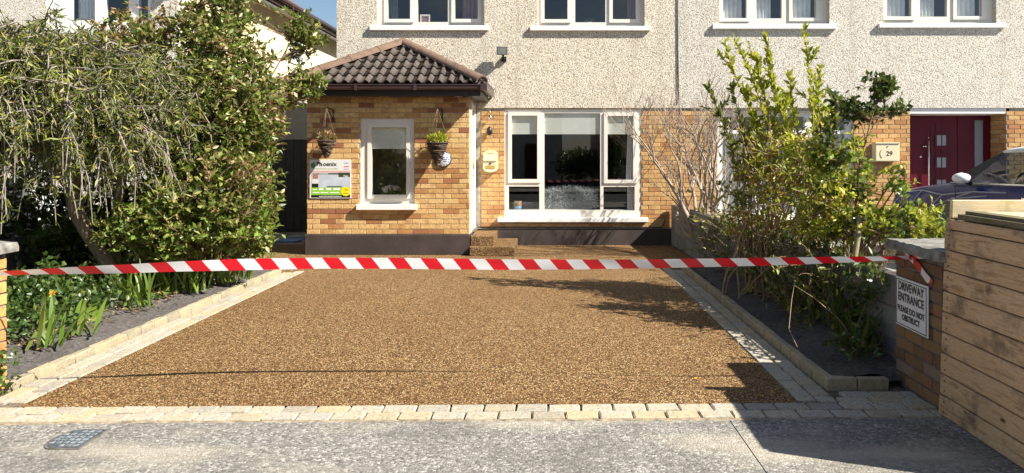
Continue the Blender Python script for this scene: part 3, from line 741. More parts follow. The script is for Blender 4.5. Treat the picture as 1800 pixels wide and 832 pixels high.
for k, (zt, zbm) in enumerate(((190, 262), (345, 415), (500, 575))):
    wx0, wx1 = DX(262), DX(328)
    wall_mesh(wx0-.035, wx1+.035, DZ(zbm)-.035, DZ(zt)+.035, dy-.012, dy-.001, [(wx0, wx1, DZ(zbm), DZ(zt))]).build('pane_surround', MAT['burgundy'], door)
    boxo('pane', MAT['frosted'], door, wx0, wx1, dy-.005, dy-.002, DZ(zbm), DZ(zt))
for k in range(7):
    gx = dxl+.05+k*.055 if k < 4 else dxl+.55+(k-4)*.09
    boxo('door_groove', MAT['burgundy'], door, gx, gx+.018, dy-.006, dy-.001, .25, ZB-.22)
hb = MB().tube([(DX(198), dy-.05, DZ(230)), (DX(198), dy-.05, DZ(640))], .014, 8).build('pull_handle', MAT['chrome'], door)
MB().tube([(DX(160), dy-.035, DZ(268)), (DX(196), dy-.035, DZ(268))], .010, 8).build('lever', MAT['chrome'], door)
MB().lathe([(.020, -.014), (.020, -.001)], (DX(152), dy, DZ(340)), 14, 'y').build('lock_cylinder', MAT['chrome'], door)
for zt in (.45, 1.75): MB().tube([(DX(198), dy-.05, zt), (DX(198), dy, zt)], .010, 6).build('handle_stem', MAT['chrome'], door)
side = wall_mesh(dxl+1.01, dxr-.005, 0.02, ZB-.10, dy, dy+.05, [(DX(528), DX(590), .25, DZ(85))]).build('sidelight', MAT['burgundy'], h29)
boxo('pane', MAT['frosted'], side, DX(528)-.005, DX(590)+.005, dy+.02, dy+.026, .24, DZ(85)+.01)
boxo('door_step', MAT['coping'], h29, dxl+.01, dxr-.01, YH-.15, dy-.02, .004, .14)
boxo('porch_beam', MAT['white'], h29, dxl+.005, dxr-.005, dy-.03, dy-.001, ZB-.099, ZB-.075)
# tap or wall lamp on the right pier
lt = MB().lathe([(.03, -.05), (.045, -.09), (.03, -.14)], (hx(1785), YH+.0, hz(262)), 12, 'y').tube([(hx(1785), YH, hz(262)), (hx(1776), YH-.08, hz(266))], .012, 6)
tag(lt.build('outdoor_light', MAT['black']), 'small black outdoor light on the brick pier right of the burgundy door', 'light')

MAT['dash_shade'] = pebbledash('pebbledash_shade_grey', (0.36, 0.35, 0.33), (0.26, 0.25, 0.235))  # pebbledash with the passage shade put into its grey
# ================================================================== HOUSE ON THE LEFT
hl = empty('gabled_house', (-9.5, YH, 0)); tag(hl, 'cream rendered gabled house behind the weeping tree, partly hidden', 'house')
LX0, LX1, LE = -13.2, -6.1, 4.70
win_l = (hx(78), hx(262), hz(50), 4.66)
fl = wall_mesh(LX0, LX1, 0, LE, YH+.04, YH+.32, [win_l, (-12.2, -10.4, .9, 2.1)]).build('front_wall', MAT['dash2'], hl)
m = MB(); m.add([(LX0, YH+.04, LE), (LX1, YH+.04, LE), ((LX0+LX1)/2, YH+.04, LE+2.6), (LX0, YH+.32, LE), (LX1, YH+.32, LE), ((LX0+LX1)/2, YH+.32, LE+2.6)], [(0, 1, 2), (5, 4, 3), (1, 4, 5, 2), (0, 2, 5, 3)])
m.build('gable', MAT['dash2'], hl)
sw = boxo('side_wall', MAT['render_cream'], hl, LX1-.28, LX1, YH+.321, YH+9.5, 3.0, LE+.02); boxo('side_wall', MAT['dash_shade'], hl, LX1-.27, LX1-.01, YH+.321, YH+9.5, 0, 3.0)
# small window in the side wall
for nm, mt, x_, a, b, c, d in (('side_window', MAT['white'], LX1, 16.55, 17.35, 3.62, 4.50),):
    sm = MB(); sm.box(x_+.001, x_+.03, a, b, c, d); so = sm.build(nm, mt, hl)
    boxo('pane', MAT['frosted'], so, x_+.03, x_+.034, a+.08, b-.08, c+.08, d-.08)
psl = [(hx(118), hx(160), hz(34), 4.55), (hx(179), hx(220), hz(34), 4.55), (hx(238), hx(254), hz(34), 4.55)]
wlft = window(hl, YH+.10, win_l, psl, (hx(70), hx(270), hz(59), hz(50.5), YH-.03), depth=.07, mat=MAT['white'])
room(hl, LX0+.3, LX1-.3, YH+.33, YH+3.8, 2.55, 4.72)
drape(wlft, psl[0][0], psl[0][1]-.05, YH+.28, 3.4, 4.7, MAT['sheer'], 6, .015)
room(hl, LX0+.3, LX1-.3, YH+.33, YH+3.8, .02, 2.4)
mid = (LX0+LX1)/2
rf = MB(); t = .12
for s_, xe in ((1, LX1+.35), (-1, LX0-.35)):
    k = 2.6/((LX1-LX0)/2); ze = LE + .14 - .35*k + .06
    y0, y1 = YH-.25, YH+9.7; zr = LE+2.6+.14
    vs = [(xe, y0, ze), (mid, y0, zr), (mid, y1, zr), (xe, y1, ze), (xe, y0, ze-t), (mid, y0, zr-t), (mid, y1, zr-t), (xe, y1, ze-t)]
    rf.add(vs, [(0, 1, 2, 3), (4, 7, 6, 5), (0, 4, 5, 1), (1, 5, 6, 2), (2, 6, 7, 3), (3, 7, 4, 0)])
rfo = rf.build('roof', MAT['slate'], hl)
MAT['brownfascia'] = plain('red_brown_fascia', (0.09, 0.045, 0.035), 0.45)
boxo('soffit', MAT['white'], hl, LX1, LX1+.36, YH-.2, YH+9.6, LE-.06, LE-.035)
boxo('fascia', MAT['brownfascia'], hl, LX1+.361, LX1+.385, YH-.2, YH+9.6, LE-.10, LE+.12)
MB().tube([(LX1+.43, YH-.2, LE+.03), (LX1+.43, YH+9.6, LE+.03)], .055, 8).build('gutter', MAT['gutter'], hl)

# dark side gate and walls of the passage
gate = empty('side_gate', (-4.8, 13.2, 0)); tag(gate, 'tall dark timber side gate closing the shaded passage beside the porch', 'gate')
for i in range(18): boxo('board', MAT['gatewood'], gate, -6.08+i*.143, -5.945+i*.143, 13.2, 13.225, 0.03, 1.75+.0)
boxo('rail', MAT['gatewood'], gate, -6.08, -3.52, 13.226, 13.27, 1.4, 1.5); boxo('rail', MAT['gatewood'], gate, -6.08, -3.52, 13.226, 13.27, .3, .4)
def block_wall(name, label, p0, p1, h, th=.10, bl=.44, bh=.215, coping=False, ids=None):
    root = empty(name, ((p0[0]+p1[0])/2, (p0[1]+p1[1])/2, 0)); tag(root, label, 'wall')
    d = Vector((p1[0]-p0[0], p1[1]-p0[1])); L = d.length; a = math.atan2(d.y, d.x); off = Vector(root.location)
    core = MB()
    core.box(-L/2+.004, L/2-.004, -th/2+.006, th/2-.006, 0, h-.004); co = core.build('mortar_core', MAT['mortar_dark']); co.parent = root; co.rotation_euler = (0, 0, a)
    rows = max(1, round(h/bh)); bh = h/rows; cache = {}
    for k in range(rows):
        s = -(bl/2 if k % 2 else 0)
        while s < L:
            p, q = max(0, s), min(L, s+bl)
            if q-p > .05:
                key = round((q-p)/.01)
                if key not in cache:
                    mm = MB(); mm.cbox(-(q-p)/2+.004, (q-p)/2-.004, -th/2, th/2, -bh/2+.004, bh/2-.004, b=.005)
                    me = bpy.data.meshes.new('block'); me.from_pydata(mm.v, [], mm.f); me.materials.append(MAT['block']); cache[key] = me
                o = bpy.data.objects.new('block', cache[key]); link(o, root)
                c = d.normalized()*((p+q)/2 - L/2)
                o.location = (c.x, c.y, (k+.5)*bh); o.rotation_euler = (0, 0, a)
            s += bl
    return root
block_wall('block_wall', 'low grey concrete block wall between the patio and number 29', (1.985, YH-.03), (2.355, 4.72), .66)
block_wall('block_wall', 'shaded block wall on the far side of the passage opening, left of the porch', (-5.2, 11.75), (-5.2, 9.05), 1.08)
block_wall('block_wall', 'low block wall behind the left flower bed under the weeping tree', (-5.62, 9.0), (-5.62, 4.5), .60)

# ================================================================== PORCH
porch = empty('brick_porch', (-2.41, YP, 0)); tag(porch, 'yellow brick porch with a small tiled hip roof in front of the house', 'porch')
PX0_, PX1_ = px_(540), px_(825)
ZPB, ZPT = pz_(412), 2.40
pw = (px_(634), px_(728), pz_(358), pz_(208))
pwall = wall_mesh(PX0_, PX1_, 0.0, ZPT, YP, YP+.22, [pw]).build('front_wall', MAT['mortar'], porch)
lay(pwall, MAT['brick'], YP, 'x', PX0_, PX1_, ZPB+.004, ZPT, 0.2175, 0.0655, 0.0090, ops=[(pw[0]-.004, pw[1]+.004, pw[2]-.075, pw[3]+.004)], start=.03)
lsw = boxo('side_wall', MAT['mortar'], porch, PX0_, PX0_+.2, YP+.221, YH-.008, 0, ZPT)
boxo('side_wall', MAT['mortar'], porch, PX1_-.2, PX1_-.012, YP+.221, YP+.26, 0, ZPT)
boxo('side_lintel', MAT['mortar'], porch, PX1_-.2, PX1_-.012, YP+.261, YH-.008, 2.28, ZPT)
boxo('ceiling', MAT['room'], porch, PX0_+.2, PX1_-.2, YP+.221, YH-.01, ZPT-.06, ZPT-.01)
MB().cbox(px_(537.5), px_(826.5), YP-.045, YP-.011, 0, ZPB, b=.008).build('plinth', MAT['plinth'], porch)
boxo('plinth', MAT['plinth'], porch, px_(538)-.02, PX0_-.001, YP-.011, YH-.3, 0, ZPB); boxo('plinth', MAT['plinth'], porch, PX1_-.005, PX1_+.02, YP-.0105, YP+.26, 0, ZPB)
boxo('porch_floor', MAT['floorboard'], porch, PX0_+.2, PX1_-.2, YP+.221, YH-.01, .25, .29)
# side door of the porch, facing the patio
dfr = MB(); xd = PX1_-.012
pd = wall_mesh(YP+.265, YH-.03, .30, 2.27, 0, .05, [(YP+.36, YH-.14, .45, 1.15), (YP+.36, YH-.14, 1.25, 2.17)])
pd.v = [(xd-.07+(.05-v[1])*1.3, v[0], v[2]) for v in pd.v]
pdo = pd.build('side_door', MAT['pvc'], porch)
boxo('pane', MAT['frosted'], pdo, xd-.046, xd-.040, YP+.355, YH-.135, 1.245, 2.175); boxo('door_panel', MAT['pvc'], pdo, xd-.05, xd-.035, YP+.355, YH-.135, .445, 1.155)  # upper pane made opaque to keep sun out of the porch
boxo('corner_trim', MAT['pvc'], porch, PX1_-.010, PX1_+.012, YP+.23, YP+.262, .30, 2.30)
MB().tube([(PX1_+.03, YP+.30, 1.25), (PX1_+.03, YP+.30, 1.40)], .011, 6).build('handle', MAT['brass'], pdo)
# porch window
pwn = window(porch, YP+.03, pw, [(px_(652), px_(714), pz_(343), pz_(224))], (px_(628), px_(733.5), pz_(369), pz_(359), YP-.075), sash=(0,), depth=.07)
boxo('roller_blind', MAT['blind'], pwn, px_(650), px_(716), YP+.062, YP+.065, pz_(262), pz_(224.5))
boxo('inner_sill', MAT['white'], porch, pw[0]+.02, pw[1]-.02, YP+.121, YP+.30, pz_(352), pz_(349.5))
# hip roof
CX = (PX0_+PX1_)/2; OV = .215
EX0, EX1, EY = PX0_-OV, PX1_+OV, YP-.235
ZE = Z_at(148, EY); APEX = Vector((CX, YH-.01, hz(80)))
roof = empty('roof', (0, 0, 0), porch); roof.location = Vector((CX, YH-.5, 2.5)) - wl(porch)
TW, GA = 0.30, 0.262
def tile_profile():
    """cross-section of a double-roll tile: list of (u, w)"""
    pr = []
    for base in (0.0, 0.15):
        pr += [(base, 0.0), (base+.052, 0.0)]
        for k in range(6): pr.append((base+.058+.076*k/5, .004+.040*math.sin(math.pi*(k/5)*.92+.12)))
        pr += [(base+.142, 0.0)]
    pr.append((0.30, 0.0)); return pr
PROF = tile_profile()
def slope(origin, u, v, width, apex_u, length):
    """origin: eave corner; u along the eave, v up the slope; lays tiles clipped to the triangle"""
    w = u.cross(v).normalized(); off = wl(roof)
    for r_ in range(int(length/GA)+1):
        v0 = r_*GA; sh = (r_ % 2)*.15
        c = -1
        while c*TW - sh < width:
            u0 = c*TW - sh; c += 1
            bm = bmesh.new(); L = .30; top = []; bot = []
            n = len(PROF)
            for (du, dw) in PROF:
                top.append((bm.verts.new((u0+du, v0-.02, dw+.034)), bm.verts.new((u0+du, v0+L, dw+.006))))
                bot.append((bm.verts.new((u0+du, v0-.02, dw+.014)), bm.verts.new((u0+du, v0+L, dw-.012))))
            for i in range(n-1):
                f = bm.faces.new((top[i][0], top[i+1][0], top[i+1][1], top[i][1])); f.smooth = True
                bm.faces.new((bot[i][1], bot[i+1][1], bot[i+1][0], bot[i][0])); bm.faces.new((bot[i][0], bot[i+1][0], top[i+1][0], top[i][0]))
            for a in (0, n-1): bm.faces.new((top[a][0], top[a][1], bot[a][1], bot[a][0]))
            # clip to hips
            for (p, q) in (((0, 0), (apex_u, length)), ((apex_u, length), (width, 0))):
                d = Vector((q[0]-p[0], q[1]-p[1])); nrm = Vector((-d.y, d.x, 0)).normalized()
                bmesh.ops.bisect_plane(bm, geom=bm.verts[:]+bm.edges[:]+bm.faces[:], plane_co=(p[0], p[1], 0), plane_no=nrm, clear_outer=True)
            if len(bm.faces) > 3:
                us = [vv.co.x for vv in bm.verts]
                if max(us)-min(us) > .03:
                    for vv in bm.verts:
                        co = vv.co; vv.co = origin + u*co.x + v*co.y + w*(co.z + rng.uniform(-.001, .001)) - off
                    bmesh.ops.recalc_face_normals(bm, faces=bm.faces[:])
                    me = bpy.data.meshes.new('tile'); bm.to_mesh(me); me.materials.append(MAT['tile'])
                    link(bpy.data.objects.new('tile', me), roof)
            bm.free()
o1 = Vector((EX0, EY, ZE)); o2 = Vector((EX1, EY, ZE))
mid_e = Vector((APEX.x, EY, ZE)); vf = (APEX-mid_e); slope(o1, Vector((1, 0, 0)), vf.normalized(), EX1-EX0, APEX.x-EX0, vf.length)
# side slopes are half triangles against the house wall
def side_slope(o, sgn):
    ae = Vector((o.x, YH-.01, ZE)); vs_ = APEX-ae; wdt = YH-.01-EY
    if sgn > 0: slope(Vector((o.x, EY, ZE)), Vector((0, 1, 0)), vs_.normalized(), wdt, wdt, vs_.length)
    else: slope(Vector((o.x, YH-.01, ZE)), Vector((0, -1, 0)), vs_.normalized(), wdt, 0.0, vs_.length)
side_slope(o2, 1); side_slope(o1, -1)
# boarding under the tiles
m = MB(); q = .012
m.add([o1-Vector((0, 0, q)), o2-Vector((0, 0, q)), Vector((EX1, YH-.012, ZE-q)), Vector((EX0, YH-.012, ZE-q)), APEX-Vector((0, .002, q))], [(0, 1, 4), (1, 2, 4), (3, 0, 4), (0, 3, 2, 1)])
m.build('underlay', MAT['fascia'], roof)
# hip tiles
def hip(a, b, n):
    for i in range(n):
        p = a.lerp(b, i/n); q_ = a.lerp(b, (i+1)/n+.012)
        t = (q_-p).normalized(); side_ = t.cross(Vector((0, 0, 1))).normalized(); up = side_.cross(t)
        bm_v = []; K = 9
        for e, rr in ((p, .112), (q_, .104)):
            for k in range(K):
                an = math.pi*k/(K-1); bm_v.append(e + side_*math.cos(an)*rr + up*(math.sin(an)*rr*.85 - .02))
        for e, rr in ((p, .095), (q_, .088)):
            for k in range(K):
                an = math.pi*k/(K-1); bm_v.append(e + side_*math.cos(an)*rr + up*(math.sin(an)*rr*.85 - .025))
        mm = MB()
        mm.add(bm_v, [(k, k+1, K+k+1, K+k) for k in range(K-1)], True); mm.add(bm_v, [(2*K+k, 3*K+k, 3*K+k+1, 2*K+k+1) for k in range(K-1)], True)
        mm.add(bm_v, [(k, 2*K+k, 2*K+k+1, k+1) for k in range(K-1)] + [(K+k, K+k+1, 3*K+k+1, 3*K+k) for k in range(K-1)])
        mm.build('hip_tile', MAT['hip'], roof)
    t = (b-a).normalized(); mm = MB(); c = a + t*.03
    s_ = t.cross(Vector((0, 0, 1))).normalized(); up = s_.cross(t)
    mm.add([c + s_*math.cos(2*math.pi*k/12)*.10 + up*(math.sin(2*math.pi*k/12)*.085-.0) for k in range(12)] + [c+t*.08], [tuple(range(12))]); mm.build('mortar_end', MAT['coping'], roof)
lift = Vector((0, 0, .05))
hip(o2+lift, APEX+lift, 4); hip(o1+lift, APEX+lift, 4)
# fascia, soffit, gutter with brackets
boxo('fascia', MAT['fascia'], porch, EX0+.03, EX1-.03, EY+.03, EY+.05, ZE-.17, ZE-.015)
boxo('fascia', MAT['fascia'], porch, EX1-.05, EX1-.03, EY+.051, YH-.01, ZE-.17, ZE-.015); boxo('fascia', MAT['fascia'], porch, EX0+.03, EX0+.05, EY+.051, YH-.01, ZE-.17, ZE-.015)
boxo('soffit', MAT['fascia'], porch, EX0+.05, EX1-.05, EY+.051, YH-.01, ZE-.165, ZE-.15)
def gutter_run(a, b, outdir):
    """square-edged gutter: profile swept from a to b"""
    a, b, o = Vector(a), Vector(b), Vector(outdir); z = Vector((0, 0, 1))
    prof = [(0, .0), (0, -.06), (.015, -.075), (.075, -.075), (.092, -.055), (.095, -.012), (.103, -.008), (.103, .006), (.092, .006), (.088, -.05), (.072, -.066), (.018, -.066), (.008, -.055), (.008, 0)]
    n = len(prof); vs = [a+o*p+z*q_ for p, q_ in prof] + [b+o*p+z*q_ for p, q_ in prof]
    return vs, [(i, (i+1) % n, n+(i+1) % n, n+i) for i in range(n)] + [tuple(range(n)), tuple(range(n, 2*n))[::-1]]
m = MB(); zg = ZE-.012
m.add(*gutter_run((EX0-.06, EY+.028, zg), (EX1+.06, EY+.028, zg), (0, -1, 0))); go = m.build('gutter', MAT['gutter'], porch)
m = MB(); m.add(*gutter_run((EX1-.028, EY+.03, zg), (EX1-.028, YH-.02, zg), (1, 0, 0))); m.build('gutter', MAT['gutter'], porch)
for pxx in (627, 731):
    x = X_at(pxx, EY); m = MB(); m.box(x-.017, x+.017, EY-.082, EY+.027, zg-.082, zg+.010); m.build('bracket', MAT['gutter'], go)
m = MB(); m.box(EX1-.02, EX1+.075, EY-.084, EY+.03, zg-.082, zg+.012); m.build('corner_piece', MAT['gutter'], go)

# porch doorstep blocks surfaced in resin
st = MB().cbox(PX1_+.022, X_at(904, 10.3), 10.30, YH-.20, .0, .135, b=.008).build('door_step', MAT['resin'])
tag(st, 'lower resin gravel step below the white porch door', 'step')
st = MB().cbox(PX1_+.022, X_at(868, 10.42), 10.42, YH-.35, .135, .275, b=.008).build('door_step', MAT['resin'])
tag(st, 'upper resin gravel step against the porch, stacked on the wider step', 'step')

# ================================================================== TEXT HELPER
def text_mesh(s, size, bold=0.0, align='CENTER', spacing=1.0):
    cu = bpy.data.curves.new('t', 'FONT'); cu.body = s; cu.size = size; cu.align_x = align; cu.align_y = 'CENTER'; cu.offset = bold; cu.space_character = spacing; cu.resolution_u = 3
    ob = bpy.data.objects.new('t', cu); COL.objects.link(ob)
    dg = bpy.context.evaluated_depsgraph_get(); me = bpy.data.meshes.new_from_object(ob.evaluated_get(dg))
    bpy.data.objects.remove(ob); bpy.data.curves.remove(cu); return me
def text_on(name, s, size, mat, parent, origin, ux, uz, bold=0.0, align='CENTER', xs=1.0, spacing=1.0):
    """lettering laid on a plane: ux = reading direction, uz = up"""
    me = text_mesh(s, size, bold, align, spacing); o = Vector(origin) - wl(parent); ux = Vector(ux); uz = Vector(uz)
    for v in me.vertices: v.co = o + ux*v.co.x*xs + uz*v.co.y
    me.materials.clear(); me.materials.append(mat); ob = bpy.data.objects.new(name, me); link(ob, parent); return ob
INK = plain('black_ink', (0.012, 0.012, 0.013), 0.6, var=0.0); INKW = plain('white_ink', (0.8, 0.8, 0.8), 0.6, var=0.0)

# ================================================================== ADVERTISING BOARD on the porch
bx0, bx1, bz0, bz1 = px_(545.5), px_(617.5), pz_(348.5), pz_(281); yb = YP-.022
ad = empty('advertising_board', ((bx0+bx1)/2, yb, bz0)); tag(ad, 'square contractor advertising board fixed to the yellow brick porch wall', 'sign')
BW, BH = bx1-bx0, bz1-bz0
bX = lambda f: bx0+BW*f
bZ = lambda f: bz1-BH*f
def flat(name, col, x0, x1, z0, z1, k, rough=.5):
    return boxo(name, plain('print_%s_%d' % (name, k), col, rough, var=0.0) if isinstance(col, tuple) else col, ad, bX(x0), bX(x1), yb-.0004*k-.0011, yb-.0004*k-.0009, bZ(z1), bZ(z0))
boxo('panel', plain('board_white', (0.74, 0.73, 0.73), .4, var=.01), ad, bx0, bx1, yb-.001, yb+.012, bz0, bz1)
m = NT('printed_photo'); c = m.coords('Object'); n_ = m.noise(c, 9, 4)
m.P(base=m.ramp(n_, [(0.3, (0.42, 0.47, 0.55)), (0.7, (0.60, 0.64, 0.70))]), rough=.4)
flat('print', m.mat, .03, .985, .33, .72, 1)
flat('print', (0.045, 0.06, 0.03), .70, .985, .335, .45, 2); flat('print', (0.10, 0.09, 0.075), .2, .72, .345, .385, 2)
flat('print', (0.62, 0.62, 0.64), .22, .45, .355, .375, 3)
flat('print', (0.10, 0.11, 0.12), .42, .78, .685, .715, 2)
flat('print', (0.36, 0.19, 0.13), .07, .20, .35, .50, 2); flat('print', (0.70, 0.68, 0.66), .06, .21, .50, .66, 2); flat('print', (0.012, 0.012, 0.014), .05, .21, .62, .72, 3)
flat('print', (0.66, 0.40, 0.34), .03, .985, .285, .33, 1)
flat('print', (0.26, 0.58, 0.025), .03, .985, .72, .915, 1); flat('print', (0.01, 0.01, 0.011), .03, .985, .915, .985, 1)
TX = (1, 0, 0); TZ = (0, 0, 1); yt = yb-.0030
text_on('lettering', 'Ph', BH*.155, INK, ad, (bX(.165), yt, bZ(.115)), TX, TZ, .0032, 'LEFT', .95)
text_on('lettering', 'oenix', BH*.155, INK, ad, (bX(.322), yt, bZ(.115)), TX, TZ, .0014, 'LEFT', 1.02)
GR = plain('leaf_green_ink', (0.10, 0.30, 0.11), .5, var=0.0)
text_on('lettering', 'DRIVEWAYS & PATIOS', BH*.058, plain('lime_ink', (0.40, 0.55, 0.20), .5, var=0), ad, (bX(.40), yt, bZ(.235)), TX, TZ, 0, 'CENTER', 1.05)
text_on('lettering', 'Patio', BH*.060, INKW, ad, (bX(.88), yt, bZ(.425)), TX, TZ, .0008)
for k, (a_, b_, z_) in enumerate(((.22, .33, .765), (.40, .52, .765), (.57, .74, .765), (.07, .17, .775), (.07, .24, .855), (.26, .45, .855), (.49, .72, .855))):
    boxo('print', INKW, ad, bX(a_), bX(b_), yt-.0001, yt+.0001, bZ(z_+(.028 if z_ < .77 else .014)), bZ(z_-(.028 if z_ < .77 else .014)))
text_on('lettering', 'www.phoenixdriveways.ie', BH*.055, INKW, ad, (bX(.50), yt, bZ(.95)), TX, TZ, .0004)
mm = MB(); c0 = Vector((bX(.09), yt, bZ(.135)))                          # flame-like emblem
for k, (dx, s_) in enumerate(((-.025, .8), (0, 1.1), (.022, .7))):
    pts = [(-.018, -.045), (.002, -.05), (.016, -.02), (.010, .015), (.018, .05), (-.004, .03), (-.02, .0)]
    mm.add([c0 + Vector((dx + a*s_, 0, b*s_)) for a, b in pts], [tuple(range(7))])
mm.build('emblem', GR, ad)
for k, (z, cc) in enumerate(((.09, (0.25, 0.42, 0.62)), (.18, (0.60, 0.10, 0.12)), (.245, (0.45, 0.42, 0.50)))): flat('print', cc, .83, .95, z-.013, z+.012, 2)
mm = MB(); sc_ = Vector((bX(.875), yb-.0027, bZ(.82))); pts = []
for k in range(28):
    a = 2*math.pi*k/28; r_ = BW*(.125 if k % 2 else .108); pts.append(sc_ + Vector((r_*math.cos(a), 0, r_*math.sin(a))))
mm.add(pts, [tuple(range(28))]); mm.build('starburst', plain('yellow_starburst', (0.80, 0.70, 0.01), .5, var=0), ad)
text_on('lettering', '15%', BH*.075, plain('red_ink', (0.5, 0.18, 0.03), .5, var=0), ad, (sc_.x, yb-.0032, sc_.z+.02), TX, TZ, .0006)
boxo('print', plain('red_ink', (0.5, 0.18, 0.03), .5, var=0), ad, sc_.x-.035, sc_.x+.035, yb-.0031, yb-.0029, sc_.z-.036, sc_.z-.024)

# ================================================================== HANGING BASKETS
def leaves_np(P, D, Nn, length, width, fold=.25):
    """one folded diamond (4 vertices, 2 triangles) per leaf; vectorised"""
    n = len(P); D = D/np.linalg.norm(D, axis=1, keepdims=True); S = np.cross(D, Nn); S /= (np.linalg.norm(S, axis=1, keepdims=True)+1e-9); U = np.cross(S, D)
    L = length[:, None]; Wd = width[:, None]
    b = P; t = P + D*L; l = P + D*L*.45 + S*Wd*.5 + U*Wd*fold; r_ = P + D*L*.45 - S*Wd*.5 + U*Wd*fold
    V = np.stack([b, r_, t, l], 1).reshape(-1, 3)
    idx = np.arange(n)[:, None]*4
    F = np.concatenate([idx+np.array([[0, 1, 2]]), idx+np.array([[0, 2, 3]])], 1).reshape(-1, 3)
    return V, F
def np_mesh(name, V, F, mat, parent=None, smooth=False):
    off = wl(parent); V = np.asarray(V, float) - np.array(off[:])
    me = bpy.data.meshes.new(name); n = len(F); me.vertices.add(len(V)); me.vertices.foreach_set('co', V.ravel())
    me.loops.add(n*3); me.loops.foreach_set('vertex_index', np.asarray(F, np.int32).ravel()); me.polygons.add(n)
    me.polygons.foreach_set('loop_start', np.arange(0, n*3, 3, dtype=np.int32)); me.polygons.foreach_set('loop_total', np.full(n, 3, np.int32))
    me.update(calc_edges=True); me.materials.append(mat); o = bpy.data.objects.new(name, me); link(o, parent); return o
def rand_dirs(n, up=0.3):
    d = nrng.normal(size=(n, 3)); d[:, 2] += up; return d/np.linalg.norm(d, axis=1, keepdims=True)
def blob_leaves(name, c, r, n, length, width, mat, parent, up=.4, shell=.5):
    d = rand_dirs(n, 0); rad = (shell + (1-shell)*nrng.random(n))[:, None]; P = np.array(c) + d*rad*np.array(r)
    D = d*.6 + rand_dirs(n, up); L = length*(.6+.8*nrng.random(n)); Wd = width*(.6+.8*nrng.random(n))
    V, F = leaves_np(P, D, rand_dirs(n, .8), L, Wd); return np_mesh(name, V, F, mat, parent)
MAT['wicker'] = plain('dark_wicker', (0.075, 0.048, 0.032), .85, var=.4, scale=30, bump=.8, bscale=90)
MAT['wicker_hi'] = plain('pale_wicker', (0.20, 0.13, 0.085), .85, var=.4, scale=30)
def basket(cx, ztop, ztip, rtop, lab, flab):
    yc = YP-.20
    b = empty('hanging_basket', (cx, yc, ztip)); tag(b, lab, 'hanging basket', 'cone wicker hanging baskets on the porch')
    h = ztop-ztip; rings = 15
    cone = MB().lathe([(rtop*.10+.006, 0.0)] + [(rtop*(.10+.90*(k/8)**.85)-.006, h*k/8) for k in range(1, 9)], (cx, yc, ztip), 18, 'z').build('cone', MAT['wicker'], b)
    for k in range(rings):
        f = (k+.5)/rings; r_ = rtop*(.10+.90*f**.85); z = ztip+h*f
        pts = [(cx+(r_+.004*math.sin(a*4+k*1.7))*math.cos(a), yc+(r_+.004*math.sin(a*4+k*1.7))*math.sin(a), z+.005*math.sin(a*2+k)) for a in [2*math.pi*j/20 for j in range(21)]]
        MB().tube(pts, .0085, 5, cap=False).build('woven_strand', MAT['wicker'] if k % 3 else MAT['wicker_hi'], b)
    blob_leaves('plant', (cx, yc, ztop+.04), (rtop*.95, rtop*.95, .075), 420, .05, .02, MAT[flab], b, up=.8)
    # iron bracket with curl, chains
    zb_ = pz_(193); x_ = cx + .04
    br = MB().tube([(x_, YP-.012, zb_), (x_, YP-.012, zb_-.19)], .008, 6); br.tube([(x_, YP-.012, zb_-.01), (cx+.0, YP-.12, zb_+.02), (cx, YP-.20, zb_+.01), (cx, YP-.235, zb_+.04)], .007, 6)
    br.tube([(x_, YP-.012, zb_-.16), (cx+.02, YP-.10, zb_-.06), (cx, YP-.19, zb_)], .006, 6); br.build('bracket', MAT['black'], b)
    for k in range(3):
        a = 2*math.pi*k/3+.5; MB().tube([(cx, yc, zb_+.01), (cx+rtop*math.cos(a), yc+rtop*math.sin(a), ztop)], .0035, 4).build('chain', MAT['wicker_hi'], b)
    return b
YB_ = YP-.20
basket(X_at(574, YB_), Z_at(247, YB_), Z_at(279, YB_), .135, 'wicker cone hanging basket above the advertising board', 'leaf_pink')
basket(X_at(769, YB_), Z_at(250, YB_), Z_at(291, YB_), .165, 'larger wicker cone hanging basket in front of the round plaque', 'leaf_shoot')

# round house plaque
pcx, pcz = px_(779.5), pz_(280.5)
pl = empty('round_plaque', (pcx, YP-.02, pcz-.12)); tag(pl, 'round white plaque with blue lettering behind the larger hanging basket', 'plaque')
MB().lathe([(.10, -.014), (.122, -.010), (.122, .008)], (pcx, YP-.018, pcz), 28, 'y').build('disc', plain('plaque_rim', (0.045, 0.055, 0.09), .35), pl)
MB().lathe([(.098, -.004), (.104, .0)], (pcx, YP-.034, pcz), 28, 'y').build('face', plain('plaque_white', (0.72, 0.74, 0.78), .3, var=.02), pl)
for k in range(14):
    a = 2*math.pi*k/14; MB().lathe([(.010, -.0004), (.0104, 0)], (pcx+.086*math.cos(a), YP-.0381, pcz+.086*math.sin(a)), 8, 'y').build('painted_flower', plain('plaque_dot%d' % (k % 3), [(0.10, 0.16, 0.42), (0.45, 0.14, 0.12), (0.12, 0.30, 0.16)][k % 3], .4), pl)
for a_, b_, z_ in ((-.01, .03, .024), (.04, .07, .024), (-.02, .06, -.004), (0, .05, -.03)): boxo('print', plain('plaque_blue', (0.05, 0.08, 0.30), .4), pl, pcx+a_, pcx+b_, YP-.0385, YP-.0381, pcz+z_-.007, pcz+z_+.007)

